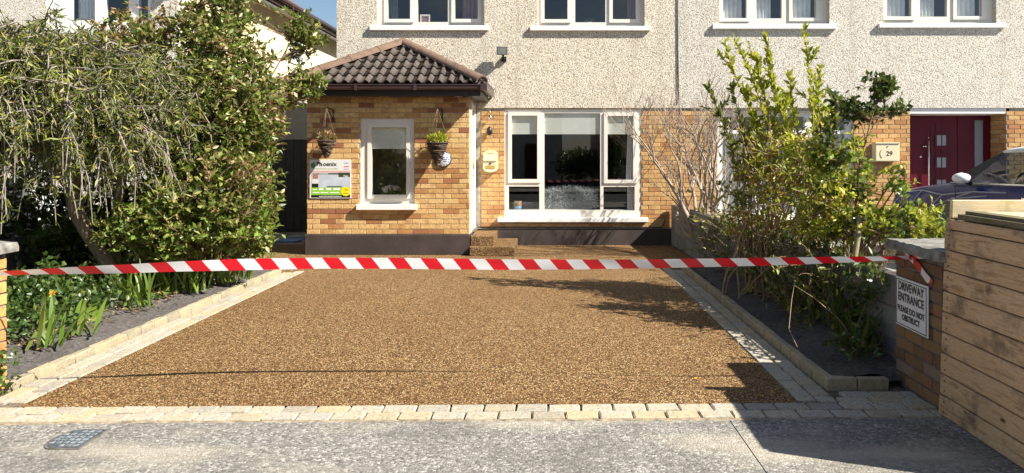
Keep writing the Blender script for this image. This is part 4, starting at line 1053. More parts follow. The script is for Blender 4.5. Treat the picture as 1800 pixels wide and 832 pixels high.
# butterfly-like security sensor under the eave, wind chime and owl on the narrow wall
m = MB(); bx_, bz_ = X_at(806, YP-.06), Z_at(168, YP-.06)
for s_ in (-1, 1): m.add([(bx_+s_*a, YP-.06-.02*abs(a)*8, bz_+b) for a, b in ((.008, -.02), (.05, -.025), (.072, .035), (.04, .022), (.012, .012))], [(0, 1, 2, 3, 4)])
m.tube([(bx_, YP-.06, bz_-.03), (bx_, YP-.06, bz_+.03)], .010, 8)
tag(m.build('butterfly_ornament', MAT['white'], fix=False), 'small white butterfly ornament under the porch gutter', 'ornament')
def hook_ornament():
    ox, oz = hx(862), hz(205); t_ = empty('wind_chime', (ox, YH-.05, oz-.08)); tag(t_, 'small silver wind chime hanging on the narrow brick strip', 'wind chime')
    MB().tube([(ox, YH+.01, oz+.10), (ox, YH-.05, oz+.09), (ox, YH-.05, oz+.02)], .005, 5).build('hook', MAT['chrome'], t_)
    MB().lathe([(.012, -.05), (.03, -.03), (.028, 0), (.010, .035)], (ox, YH-.05, oz-.01), 10).build('bell', MAT['chrome'], t_)
hook_ornament()
ox, oz = hx(861), hz(230)
m = MB().lathe([(.022, -.075), (.042, -.05), (.048, -.01), (.040, .03), (.022, .058), (.006, .066)], (ox, YH-.055, oz), 14); m.box(ox-.015, ox+.015, YH-.05, YH+.014, oz-.02, oz+.02)
tag(m.build('wall_lantern', MAT['black']), 'small black wall lantern above the cream letterbox', 'light')

# ================================================================== LETTERBOXES
x0, x1, z0, z1 = hx(850), hx(875.5), hz(303), hz(264.5); yl = YH-.085
lb = empty('letterbox', ((x0+x1)/2, YH, z0)); tag(lb, 'round-topped cream letterbox on the brick beside the picture window', 'letterbox')
cxl, rw = (x0+x1)/2, (x1-x0)/2
poly = [(cxl+rw*math.cos(a), z1-rw*.62+rw*.62*math.sin(a)) for a in [math.pi*k/12 for k in range(13)]] + [(cxl+rw*math.cos(a), z0+rw*.55+rw*.55*math.sin(a)) for a in [math.pi+math.pi*k/12 for k in range(13)]]
MB().prism(poly, 'y', yl, YH+.008).build('body', MAT['cream_metal'], lb)
zz = z0+(z1-z0)*.53
m = MB().prism([(yl-.018, zz), (yl-.001, zz), (yl-.001, zz+.10), (yl-.010, zz+.10)], 'x', x0+.01, x1-.01); m.build('flap', MAT['cream_metal'], lb)
MB().lathe([(.017, -.008), (.017, -.001)], (cxl, yl, z0+(z1-z0)*.40), 14, 'y').build('lock', MAT['black'], lb)
cboxo('name_plate', MAT['brass'], lb, cxl-.075, cxl+.075, yl-.007, yl-.001, z0+.06, z0+.115, b=.003)
text_on('lettering', 'POST', .045, MAT['brass'], lb, (cxl, yl-.003, z1-.06), TX, TZ, .0008)
x0, x1, z0, z1 = hx(1532.5), hx(1574.5), hz(284), hz(252.5)
lb = empty('letterbox', ((x0+x1)/2, YH, z0)); tag(lb, 'square cream letterbox numbered 29 beside the burgundy door', 'letterbox')
MB().cbox(x0, x1, YH-.13, YH+.010, z0, z1, b=.012).build('body', MAT['cream_metal'], lb); cboxo('lid', MAT['cream_metal'], lb, x0-.006, x1+.006, YH-.142, YH+.005, z1-.006, z1+.014, b=.005)
text_on('number', '29', .105, INK, lb, ((x0+x1)/2+.03, YH-.133, (z0+z1)/2-.02), TX, TZ, .0012)
m = MB(); c = Vector(((x0+x1)/2-.065, YH-.1325, (z0+z1)/2-.02)); pts = [c+Vector((.055*math.cos(a), 0, .075*math.sin(a))) for a in [R(110+k*15) for k in range(10)]]; m.tube([tuple(p) for p in pts], .003, 4); m.build('swirl', MAT['grey_fix'], lb)
MB().lathe([(.011, -.006), (.011, 0)], ((x0+x1)/2, YH-.131, z1-.05), 12, 'y').build('lock', MAT['grey_fix'], lb)

# ================================================================== FLOODLIGHT
fx, fz_ = hx(884), hz(94)
fl_ = empty('floodlight', (fx, YH, fz_)); tag(fl_, 'small grey security floodlight on the pebbledash above the picture window', 'light')
m = MB(); m.prism([(YH-.20, fz_-.055), (YH-.22, fz_+.075), (YH-.10, fz_+.095), (YH-.09, fz_-.03)], 'x', fx-.085, fx+.085); m.build('housing', MAT['grey_fix'], fl_)
m = MB(); m.add([(fx-.07, YH-.2035, fz_-.043), (fx+.07, YH-.2035, fz_-.043), (fx+.07, YH-.2215, fz_+.062), (fx-.07, YH-.2215, fz_+.062)], [(0, 1, 2, 3)]); m.build('lens', plain('lamp_lens', (0.30, 0.30, 0.29), .15), fl_)
m = MB().tube([(fx+.01, YH-.14, fz_-.04), (fx+.02, YH-.09, fz_-.10), (fx+.02, YH, fz_-.10)], .018, 8); m.build('arm', MAT['black'], fl_)
cboxo('junction_box', MAT['black'], fl_, fx-.02, fx+.06, YH-.05, YH+.0, fz_-.14, fz_-.06)

# ================================================================== THINGS BEHIND THE WINDOWS
ws = YH+.155
MAT['fur'] = leaf_mat('white_fur', [(0, (0.50, 0.53, 0.58)), (1, (0.78, 0.80, 0.84))], .7, .2)
zs0, zs1 = H_(716), H_(588)
sofa = empty('sofa', (W(430), ws+.9, 0)); tag(sofa, 'dark sofa back just inside the picture window', 'sofa')
MAT['sofa'] = plain('dark_plum_fabric', (0.05, 0.035, 0.045), .9)
for nm, a in (('backrest', (W(60), W(900), ws+.16, ws+.40, .05, zs0+.10)), ('seat', (W(60), W(900), ws+.41, ws+1.2, .05, .42)), ('armrest', (W(40), W(59), ws+.30, ws+1.2, .05, .62)), ('armrest', (W(901), W(918), ws+.30, ws+1.2, .05, .62))): MB().cbox(*a, b=.03).build(nm, MAT['sofa'], sofa)
# shaggy throw draped over the sofa back
n = 6000; xs = nrng.uniform(W(285), W(640), n); tt = nrng.random(n)
yy = np.where(tt < .75, ws+.125, ws+.15+nrng.random(n)*.2); zz_ = np.where(tt < .75, zs0-.15+nrng.random(n)*(zs1-zs0+.12), zs1-.02); 
P = np.stack([xs, yy, zz_ + .03*np.sin(xs*5)], 1); D = np.stack([nrng.normal(0, .5, n), -nrng.random(n)*.8, nrng.normal(.1, .8, n)], 1)
V, F = leaves_np(P, D, rand_dirs(n, .5), .07*(.6+.8*nrng.random(n)), .012*np.ones(n)); o = np_mesh('fur_throw', V, F, MAT['fur']); tag(o, 'shaggy white fur throw over the sofa behind the picture window', 'throw')
cup = empty('mug', (W(112), ws, zs0)); tag(cup, 'patterned mug standing on the inner sill of the picture window', 'mug')
boxo('inner_sill', MAT['white'], mw, main_f[0]+.01, main_f[1]-.01, yw+.071, ws+.085, zs0-.04, zs0-.004)
MB().lathe([(.055, 0), (.062, .05), (.072, .14), (.066, .14), (.055, .02)], (W(112), ws, zs0), 18).build('cup_body', plain('mug_tan', (0.50, 0.32, 0.17), .4, var=.5, scale=14), cup)
MB().lathe([(.0565, .004), (.0645, .05)], (W(112), ws, zs0), 18).build('blue_band', plain('mug_blue', (0.16, 0.38, 0.66), .4), cup)
# flowers in the porch window
fcx, fcz = px_(684), pz_(349.5); fo = empty('flower_basket', (fcx, YP+.19, fcz)); tag(fo, 'basket of pale pink and cream flowers on the porch window sill', 'flowers')
MB().lathe([(.10, 0), (.14, .07), (.13, .07), (.09, .01)], (fcx, YP+.195, fcz), 16).build('basket', MAT['wicker_hi'], fo)
for k in range(20):
    a = rng.uniform(0, 6.28); r_ = rng.uniform(.02, .13); p = (fcx+r_*1.25*math.cos(a), YP+.19+r_*.5*math.sin(a), fcz+.10+.09*rng.random()*(1-r_/.2)); 
    m = MB(); rr = rng.uniform(.022, .036)
    for q_ in range(7):
        b = 2*math.pi*q_/7; m.lathe([(.001, -rr*.5), (rr*.55, -rr*.2), (rr*.5, rr*.3), (.001, rr*.45)], (p[0]+rr*.55*math.cos(b), p[1]-.01, p[2]+rr*.55*math.sin(b)), 6, 'y')
    m.build('blossom', plain('blossom_%d' % (k % 3), [(0.70, 0.46, 0.42), (0.72, 0.66, 0.58), (0.52, 0.36, 0.44)][k % 3], .8), fo)
blob_leaves('foliage', (fcx, YP+.2, fcz+.09), (.15, .06, .06), 160, .05, .022, MAT['leaf_under'], fo)
# photo frame and trinkets upstairs
pf = empty('picture_frame', (hx(743), YH+.24, hz(37))); tag(pf, 'small pale picture frame on the sill of the bedroom window above the porch', 'picture frame')
wall_mesh(hx(734), hx(752), hz(38.5), hz(21), YH+.215, YH+.235, [(hx(736.5), hx(749.5), hz(35.5), hz(24))]).build('frame', MAT['pvc'], pf); boxo('picture', MAT['pink'], pf, hx(736), hx(750), YH+.228, YH+.232, hz(36), hz(23))
MB().prism([(YH+.236, hz(38.5)), (YH+.30, hz(38.5)), (YH+.236, hz(28))], 'x', hx(742), hx(744)).build('strut', MAT['pvc'], pf)
for w_, ps_ in ((wa, psa), (wb, psb), (wc, psc), (wd, psd)): boxo('inner_sill', MAT['white'], w_, ps_[0][0]-.05, ps_[2][1]+.05, YH+.191, YH+.36, hz(39.5)-.03, hz(39.5)+.002)
tr = empty('vase', (hx(1038), YH+.26, hz(39))); tag(tr, 'little plant pot on the sill of the bedroom window above the picture window', 'plant pot')
MB().lathe([(.03, 0), (.045, .05), (.04, .05), (.028, .008)], (hx(1038), YH+.26, hz(39)), 12).build('pot', MAT['white'], tr); blob_leaves('plant', (hx(1038), YH+.26, hz(34)), (.09, .05, .05), 90, .05, .015, MAT['leaf_needle'], tr)

# ================================================================== GATE PILLARS
def pillar(x_in, sgn, y0, y1, w, h, mat, lab, plab):
    """sgn: -1 face looking -X (pillar on the sunny side), +1 looking +X"""
    xa, xb = (x_in, x_in+w) if sgn < 0 else (x_in-w, x_in)
    root = empty('gate_pillar', ((xa+xb)/2, (y0+y1)/2, 0)); tag(root, lab, 'pillar')
    core = boxo('core', MAT['mortar_dark'], root, xa, xb, y0, y1, -.01, h)
    lay(core, mat, x_in, 'y-' if sgn < 0 else 'y+', y0, y1, .012, h, .205, .064, .011)
    lay(core, mat, y0, 'x', xa, xb, .012, h, .205, .064, .011)
    m = MB(); o = .05; n = 14
    # rough cast coping with uneven edge
    zt = h+.062
    vs = []; ring = []
    per = [(xa-o+(xb-xa+2*o)*k/n, y0-o) for k in range(n)] + [(xb+o, y0-o+(y1-y0+2*o)*k/n) for k in range(n)] + [(xb+o-(xb-xa+2*o)*k/n, y1+o) for k in range(n)] + [(xa-o, y1+o-(y1-y0+2*o)*k/n) for k in range(n)]
    N_ = len(per)
    for z, jit, ins in ((h+.001, .006, 0), (h+.035, .004, 0), (zt, .006, .012)):
        for (x, y) in per:
            cx, cy = (xa+xb)/2, (y0+y1)/2
            x2 = x + (cx-x)*ins*2 + rng.uniform(-jit, jit); y2 = y + (cy-y)*ins*2 + rng.uniform(-jit, jit)
            vs.append((x2, y2, z+(rng.uniform(-.004, .004) if z > h+.01 else 0)))
    vs.append(((xa+xb)/2, (y0+y1)/2, zt+.018))
    fs = [(r_*N_+k, r_*N_+(k+1) % N_, (r_+1)*N_+(k+1) % N_, (r_+1)*N_+k) for r_ in range(2) for k in range(N_)] + [(2*N_+k, 2*N_+(k+1) % N_, 3*N_) for k in range(N_)] + [tuple(range(N_))[::-1]]
    m.add(vs, fs); m.build('coping', MAT['coping'], root)
    return root
PRX = 2.235
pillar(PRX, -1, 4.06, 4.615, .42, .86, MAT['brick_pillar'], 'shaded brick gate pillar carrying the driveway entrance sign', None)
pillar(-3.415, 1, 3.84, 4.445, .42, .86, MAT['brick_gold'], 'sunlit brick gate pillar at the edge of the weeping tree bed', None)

# ================================================================== DRIVEWAY SIGN
ysn, yfr = X_at(0, 1), 0
sy0 = PRX*F_PX/(1638-PX0); sy1 = PRX*F_PX/(1581.5-PX0); sxx = PRX-.022
sz0, sz1 = Z_at(570, sy1)+.005, Z_at(484.5, sy1)
sign = empty('driveway_sign', (sxx, (sy0+sy1)/2, sz0)); tag(sign, 'white sign reading driveway entrance please do not obstruct', 'sign')
cboxo('plate', plain('sign_white_metal', (0.70, 0.71, 0.73), .35, var=.03), sign, sxx-.004, sxx+.008, sy0, sy1, sz0, sz1, b=.003)
SW, SH = sy1-sy0, sz1-sz0
fr = wall_mesh(sy0+.010, sy1-.010, sz0+.012, sz1-.012, 0, .0015, [(sy0+.0145, sy1-.0145, sz0+.0165, sz1-.0165)]); fr.v = [(sxx-.0065+v[1], v[0], v[2]) for v in fr.v]; fr.build('border_line', INK, sign)
for s, size, f in (('DRIVEWAY', .074, .175), ('ENTRANCE', .074, .395), ('PLEASE DO NOT', .052, .635), ('OBSTRUCT', .052, .80)):
    wanted = SW*(.80 if size > .06 else .84) if s != 'OBSTRUCT' else SW*.56
    me = text_mesh(s, size, .0015); wd = max(v.co.x for v in me.vertices)-min(v.co.x for v in me.vertices)
    text_on('lettering', s, size, INK, sign, (sxx-.0068, (sy0+sy1)/2, sz1-SH*f), (0, -1, 0), (0, 0, 1), .0015, xs=wanted/wd)
for f in (.04, .96): MB().lathe([(.006, -.004), (.006, 0)], (sxx-.004, sy0+SW*.5, sz0+SH*f), 8, 'x').build('screw', MAT['chrome'], sign)

# ================================================================== WOODEN BIN STORE
BX = 2.195; SY0, SY1 = 3.08, 4.035
bs = empty('wooden_bin_store', (BX+.4, (SY0+SY1)/2, 0)); tag(bs, 'weathered pine bin store built of horizontal boards beside the gate pillar', 'bin store')
bh = .1165; LEAN = .036
def shear(o):
    for v in o.data.vertices: v.co.x += LEAN*(v.co.z+bs.location.z)/1.1
    return o
boxo('light_stop', MAT['wood_rim'], bs, BX+.0735, BX+.98, SY0+.0215, SY1-.0185, .0, 1.05)  # added inside the boards to stop sun shining through their gaps
z = .0
for k in range(10):
    h_ = bh if k < 9 else 1.11-z-.002
    o = cboxo('board', MAT['wood'], bs, BX, BX+.020, SY0, SY1+rng.uniform(-.004, .004), z+.003, z+h_-.003, b=.005); shear(o); z += h_
MAT['nail'] = plain('rusty_nail', (0.10, 0.05, 0.03), .7)
for k in range(10):
    for y_ in (SY0+.05, SY1-.05):
        for dz in (.03, .085): shear(MB().lathe([(.0045, -.003), (.0045, .001)], (BX, y_, k*bh+dz), 8, 'x').build('nail', MAT['nail'], bs))
for k in range(10):
    zz0 = .035+k*bh; zz1 = min(zz0+bh, 1.11)
    shear(cboxo('board', MAT['wood_top'], bs, BX+.021, BX+1.0, SY0, SY0+.02, zz0+.0015, zz1-.0015, b=.003))
for y in (SY0+.025, SY1-.075): shear(boxo('post', MAT['wood_rim'], bs, BX+.021, BX+.07, y, y+.05, .0, 1.10))
shear(boxo('rail', MAT['wood_rim'], bs, BX+.02, BX+.10, SY0+.02, SY1-.09, 1.112, 1.14)); shear(boxo('rail', MAT['wood_rim'], bs, BX+.05, BX+.13, SY0+.02, SY1-.11, 1.1405, 1.158))
shear(cboxo('lid', MAT['wood_top'], bs, BX+.131, BX+1.0, SY0+.02, SY1-.06, 1.125, 1.15, b=.004))
shear(cboxo('back_board', MAT['wood_top'], bs, BX+.012, BX+1.02, SY1-.045, SY1-.018, 1.113, 1.215, b=.005))
shear(boxo('batten', MAT['wood_rim'], bs, BX-.006, BX+.011, SY1-.055, SY1-.010, 1.115, 1.212))
for k in range(9): shear(cboxo('board', MAT['wood'], bs, BX+.072, BX+1.0, SY1-.017, SY1+.003, .035+k*bh*1.03+.002, .035+(k+1)*bh*1.03-.002, b=.003))

# ================================================================== BARRIER TAPE
def tape_mat():
    m = NT('red_white_barrier_tape'); uv = m.n('UVMap').outputs[0]
    sp = m.n('SeparateXYZ', {0: uv}); t = m.math('ADD', m.math('MULTIPLY', sp.outputs[0], 1/.205), m.math('MULTIPLY', sp.outputs[1], -.27))
    fr_ = m.math('FRACT', t); s = m.ramp(fr_, [(0.0, (0.66, 0.012, 0.022)), (0.5, (0.80, 0.80, 0.81))], 'CONSTANT')
    m.P(base=s, rough=.32, spec=.5)
    tr = m.n('BsdfTranslucent', {'Color': s}); ms = m.n('MixShader', {0: .25, 1: m.bsdf.outputs[0], 2: tr.outputs[0]}); m.t.links.new(ms.outputs[0], m.out.inputs['Surface']); return m.mat
MAT['tape'] = tape_mat()
def strip(name, tops, bots, parent, u0=0.0):
    n = len(tops); vs = []; us = []
    u = u0
    for i in range(n):
        if i: u += ((Vector(tops[i])+Vector(bots[i]))/2-(Vector(tops[i-1])+Vector(bots[i-1]))/2).length
        vs += [tops[i], tuple((Vector(tops[i])+Vector(bots[i]))/2 + Vector((0, -.003*math.sin(i*.6), 0))), bots[i]]; us += [(u, 0.0), (u, .5), (u, 1.0)]
    off = wl(parent); me = bpy.data.meshes.new(name); fs = []
    for i in range(n-1):
        for k in range(2): fs.append((3*i+k, 3*i+k+1, 3*i+k+4, 3*i+k+3))
    me.from_pydata([tuple(Vector(v)-off) for v in vs], [], fs); uvl = me.uv_layers.new(name='UVMap')
    for p in me.polygons:
        p.use_smooth = True
        for li in p.loop_indices: uvl.data[li].uv = us[me.loops[li].vertex_index]
    me.materials.append(MAT['tape']); o = bpy.data.objects.new(name, me); link(o, parent); return o
tape = empty('barrier_tape', (0, 4.45, 0)); tag(tape, 'red and white striped barrier tape stretched across the driveway entrance', 'tape')
# (px, top y, bottom y, distance)
prof = [(-60, 480, 489, 4.19), (0, 477.5, 485.5, 4.2), (60, 473.5, 482.5, 4.23), (130, 469.5, 482, 4.26), (210, 465.5, 481, 4.3), (300, 460.5, 478, 4.34), (400, 456, 476, 4.39), (500, 453.7, 473.5, 4.44), (600, 453.2, 472.5, 4.475),
        (700, 453.4, 472.8, 4.49), (800, 455, 474, 4.5), (900, 456, 474.6, 4.5), (1000, 456.5, 474, 4.49), (1100, 456.5, 472.6, 4.47), (1200, 455.3, 470.6, 4.44), (1300, 454, 468.5, 4.4), (1400, 452.2, 465.5, 4.37), (1500, 451.4, 461.5, 4.355), (1560, 450.5, 457.8, 4.358), (1604, 449.8, 456, 4.362)]
def resample(pr, n):
    a = np.array(pr, float); t = np.linspace(a[0, 0], a[-1, 0], n); cols = [t]
    for k in (1, 2, 3): cols.append(np.interp(t, a[:, 0], a[:, k]))
    out = np.stack(cols, 1)
    for k in (1, 2, 3):
        q = out[:, k].copy()
        for _ in range(3): q[1:-1] = (q[:-2]+2*q[1:-1]+q[2:])/4
        out[:, k] = q
    return out
rs = resample(prof, 90); tops, bots = [], []
for i, (p, a, b, Y) in enumerate(rs):
    full = .072*F_PX/Y; vis = b-a; tilt = math.sqrt(max(0, 1-(min(vis/full, 1))**2))*.072      # twisted towards the ends: the lower edge swings away
    wob = .15*math.sin(i*.9)
    tops.append((X_at(p, Y+.018), Y+.018, Z_at(a+wob, Y+.018))); bots.append((X_at(p, Y+tilt*.8), Y+tilt*.8, Z_at(b+wob, Y+tilt*.8)))
strip('band', tops, bots, tape)
e_t, e_b = Vector(tops[-1]), Vector(bots[-1])
xk = PRX-.022
def face_pt(px, py): Y = xk*F_PX/(px-PX0); return Vector((xk, Y, Z_at(py, Y)))
def tail(pts, w0, u0):
    t_, b_ = [], []
    for i, (a, b) in enumerate(pts):
        A = face_pt(*a)-Vector((.003+.004*(i % 2), 0, 0)); B = face_pt(*b)-Vector((.006, 0, 0)); t_.append(tuple(A)); b_.append(tuple(B))
    strip('tail', t_, b_, tape, u0)
tail([((1598, 449), (1600, 457)), ((1615, 449.5), (1615, 456)), ((1632, 449), (1632, 454)), ((1652, 448.6), (1652, 454.5))], 0, .03)
tail([((1592, 443), (1588, 447)), ((1604, 452), (1599, 456)), ((1617, 463), (1608, 466)), ((1628, 478), (1619, 480)), ((1640, 493), (1629, 495)), ((1641, 497), (1632, 498))], 0, .11)
MB().lathe([(.004, -.016), (.014, -.006), (.012, .006), (.004, .016)], tuple(face_pt(1603, 453)-Vector((.006, 0, 0))), 8).build('knot', MAT['tape'], tape)
lx = -3.435
strip('tail', [(lx+.02, 4.25, .76), (lx+.035, 4.29, .81), (lx+.03, 4.34, .845)], [(lx+.03, 4.26, .73), (lx+.045, 4.31, .785), (lx+.04, 4.35, .83)], tape)

# ================================================================== UTILITY COVER in the footpath
ucx, ucy = X_at(130, 3.67), 3.672
uc = empty('utility_cover', (ucx, ucy, .004)); tag(uc, 'grey square utility cover with a rounded edge set in the footpath', 'utility cover')
MAT['cover'] = plain('worn_blue_grey_iron', (0.10, 0.115, 0.13), .6, .2, var=.3, scale=30); MAT['tread'] = plain('polished_tread', (0.26, 0.29, 0.32), .5, .2, var=.3, scale=40)
a, b = .10, .118
poly = [(ucx+a, ucy+b), (ucx-a*.3, ucy+b)] + [(ucx-a*.3-a*.75*math.sin(t_), ucy+b*math.cos(t_)) for t_ in [math.pi*k/10 for k in range(1, 10)]] + [(ucx-a*.3, ucy-b), (ucx+a, ucy-b)]
MB().prism(poly[::-1], 'z', -.02, .0050).build('lid', MAT['cover'], uc)
poly2 = [(ucx+(x-ucx)*1.10, ucy+(y-ucy)*1.08) for x, y in poly]; MB().prism(poly2[::-1], 'z', -.02, .0038).build('frame', MAT['mortar_dark'], uc)
for i in range(5):
    for j in range(6):
        x, y = ucx-.075+.036*i, ucy-.09+.036*j
        if x < ucx-.03 and abs(y-ucy) > .07: continue
        MB().cbox(x-.012, x+.012, y-.012, y+.012, .0045, .0075, b=.002).build('tread', MAT['tread'], uc)

# fallen blossoms on the driveway
for k, (p, q) in enumerate(((1226, 668), (1357, 692), (1336, 698), (1318, 636), (1610, 722))):
    Y = 1837.5/(q-272); x = X_at(p, Y); m = MB()
    for i in range(3):
        a = rng.uniform(0, 6.28); r_ = rng.uniform(.012, .02); m.add([(x, Y, .012), (x+r_*math.cos(a+.5), Y+r_*math.sin(a+.5), .016), (x+1.6*r_*math.cos(a), Y+1.6*r_*math.sin(a), .010), (x+r_*math.cos(a-.5), Y+r_*math.sin(a-.5), .016)], [(0, 1, 2, 3)])
    tag(m.build('fallen_blossom', MAT['flower_yellow'], fix=False), ['yellow blossom fallen on sunlit gravel at the edge of the pillar shadow', 'yellow blossom in the pillar shadow, nearest the stone border', 'yellow blossom in the pillar shadow close to the front setts', 'yellow blossom on the gravel beside the side border setts', 'yellow blossom lying on the setts below the sign pillar'][k], 'blossom', 'fallen yellow blossoms')

# ================================================================== PLANTS
def bez(a, b, c, n):
    a, b, c = Vector(a), Vector(b), Vector(c)
    return [a*(1-t)**2 + b*2*t*(1-t) + c*t*t for t in [i/(n-1) for i in range(n)]]
def jit(v, s): return Vector((v[0]+rng.gauss(0, s), v[1]+rng.gauss(0, s), v[2]+rng.gauss(0, s)))
class Tubes:
    """many thin tubes as one triangle mesh"""
    def __init__(s): s.V = []; s.F = []; s.n = 0
    def add(s, pts, r0, r1, sides=4):
        n = len(pts); P = np.array([p[:] for p in pts], float); T = np.gradient(P, axis=0); T /= (np.linalg.norm(T, axis=1, keepdims=True)+1e-9)
        A = np.cross(T, np.array([.31, .2, .93])); A /= (np.linalg.norm(A, axis=1, keepdims=True)+1e-9); B = np.cross(T, A)
        rad = np.linspace(r0, r1, n)[:, None, None]; an = np.arange(sides)*2*math.pi/sides
        Rg = P[:, None, :] + rad*(A[:, None, :]*np.cos(an)[None, :, None] + B[:, None, :]*np.sin(an)[None, :, None])
        s.V.append(Rg.reshape(-1, 3)); i, k = np.meshgrid(np.arange(n-1), np.arange(sides), indexing='ij'); i = i.ravel(); k = k.ravel(); k2 = (k+1) % sides
        a, b, c, d = i*sides+k, i*sides+k2, (i+1)*sides+k2, (i+1)*sides+k
        s.F.append(np.concatenate([np.stack([a, b, c], 1), np.stack([a, c, d], 1)])+s.n); s.n += n*sides
    def build(s, name, mat, parent): return np_mesh(name, np.concatenate(s.V), np.concatenate(s.F), mat, parent)
class Leaves:
    def __init__(s): s.P = []; s.D = []; s.L = []; s.W = []
    def along(s, pts, count, L, W, spread=.9, t0=.2, up=.25):
        n = len(pts)
        for i in range(count):
            t = (t0+(1-t0)*rng.random())*(n-1); k = min(int(t), n-2); p = pts[k].lerp(pts[k+1], t-k); d = (pts[k+1]-pts[k]).normalized()
            rd = Vector((rng.gauss(0, 1), rng.gauss(0, 1), rng.gauss(0, 1)+up)).normalized(); s.P.append(p[:]); s.D.append((d*(1-spread*.5)+rd*spread)[:]); q = rng.uniform(.42, 1.45); s.L.append(L*q); s.W.append(W*q*rng.uniform(.8, 1.2))
    def build(s, name, mat, parent, up=.9, fold=.2):
        V, F = leaves_np(np.array(s.P), np.array(s.D), rand_dirs(len(s.P), up), np.array(s.L), np.array(s.W), fold); return np_mesh(name, V, F, mat, parent)

# ---- weeping tree: pale twisted trunk, umbrella of arching grey branches, drooping needle-leaved twigs
wt_ = empty('weeping_tree', (-4.28, 7.0, .1)); tag(wt_, 'weeping small tree with grey arching branches and drooping needle-like leaves', 'tree')
trunk = MB()
tp = [(-4.24, 6.95, .0), (-4.29, 6.98, .25), (-4.40, 7.0, .45), (-4.56, 7.0, .68), (-4.68, 7.0, .90), (-4.72, 7.0, 1.15)]
trunk.tube(tp, [.105, .075, .066, .064, .068, .075], 10)
trunk.tube([(-4.36, 7.15, .1), (-4.42, 7.2, .5), (-4.40, 7.2, .95), (-4.34, 7.2, 1.3), (-4.15, 7.2, 1.75)], [.06, .05, .05, .045, .035], 8)
forks = []
for (tip, r_) in (((-5.25, 6.9, 1.75), .05), ((-4.85, 6.7, 2.05), .05), ((-4.45, 7.0, 2.15), .05), ((-4.95, 7.4, 2.0), .045), ((-4.55, 6.4, 1.85), .045), ((-5.4, 7.3, 1.6), .04)):
    pts = bez(tp[-1], jit(((-4.72+tip[0])/2, (7+tip[1])/2, tip[2]-.1), .12), tip, 6); trunk.tube([p[:] for p in pts], [.065-(.065-r_*.6)*i/5 for i in range(6)], 7); forks += pts[2:]
for tip in ((-3.95, 7.0, 2.1), (-4.1, 7.5, 2.0)):
    pts = bez((-4.34, 7.2, 1.3), jit((-4.3, 7.2, 1.8), .08), tip, 5); trunk.tube([p[:] for p in pts], [.045-.02*i/4 for i in range(5)], 6); forks += pts[2:]
trunk.build('trunk', MAT['bark'], wt_)
tw = Tubes(); lv = Leaves()
CWX, CWY = -5.02, 6.9
for i in range(230):
    a = rng.uniform(0, 2*math.pi); rr = rng.uniform(.20, 1.0)**.6
    st_ = rng.choice(forks)
    ex = CWX + 1.38*rr*math.cos(a); ey = CWY + 1.35*rr*math.sin(a)
    top = 2.62 - .55*rr*rr + rng.uniform(-.16, .20) - (.10 if ex > -3.8 else 0)
    c1 = Vector(((st_.x+ex)/2, (st_.y+ey)/2, top+rng.uniform(.12, .35))); end = Vector((ex, ey, top-.25))
    pts = bez(st_, c1, end, 9); pts = [p if k in (0,) else jit(p, .022) for k, p in enumerate(pts)]
    tw.add(pts, .016, .008, 5)
    # secondary: wriggling outward then hanging down
    for j in range(rng.randint(8, 12)):
        k = rng.randint(3, 8); p0 = pts[k]; out = Vector((math.cos(a)+rng.gauss(0, .8), math.sin(a)+rng.gauss(0, .8), 0)).normalized()
        ln = rng.uniform(.25, .62); drop = rng.uniform(.18, 1.05) if rng.random() < .72 else rng.uniform(-.22, .05)
        c = p0 + out*ln*.7 + Vector((0, 0, rng.uniform(.0, .12))); e = p0 + out*ln + Vector((0, 0, -drop))
        if e.z < .78: e.z = .78+rng.random()*.4
        q = bez(p0, c, e, 7); q = [jit(v, .014) for v in q]; tw.add(q, .0080, .0035, 4)
        lv.along(q, rng.randint(16, 23), .072, .0115, .70, .35, -.1)
        for _ in range(rng.randint(3, 5)):
            kk = rng.randint(2, 5); s0 = q[kk]; s1 = s0 + Vector((rng.gauss(0, .10), rng.gauss(0, .10), -rng.uniform(.03, .24))); m_ = (s0+s1)/2 + Vector((rng.gauss(0, .03), rng.gauss(0, .03), .04)); qq = bez(s0, m_, s1, 4)
            tw.add(qq, .0038, .002, 3); lv.along(qq, rng.randint(13, 19), .070, .0115, .70, .25, -.1)
# a few long sprays standing above the umbrella
for i in range(34):
    p0 = Vector((rng.uniform(-6.1, -4.3), rng.uniform(6.2, 7.4), rng.uniform(2.3, 2.5))); e = p0 + Vector((rng.gauss(-.05, .18), rng.gauss(0, .1), rng.uniform(.15, .45))); q = bez(p0, (p0+e)/2+Vector((0, 0, .08)), e, 5); tw.add(q, .008, .003, 4); lv.along(q, 22, .075, .011, .7, .3, .1)
tw.build('branches', MAT['twig_grey'], wt_); lv.build('crown', MAT['leaf_needle'], wt_, .6, .1)

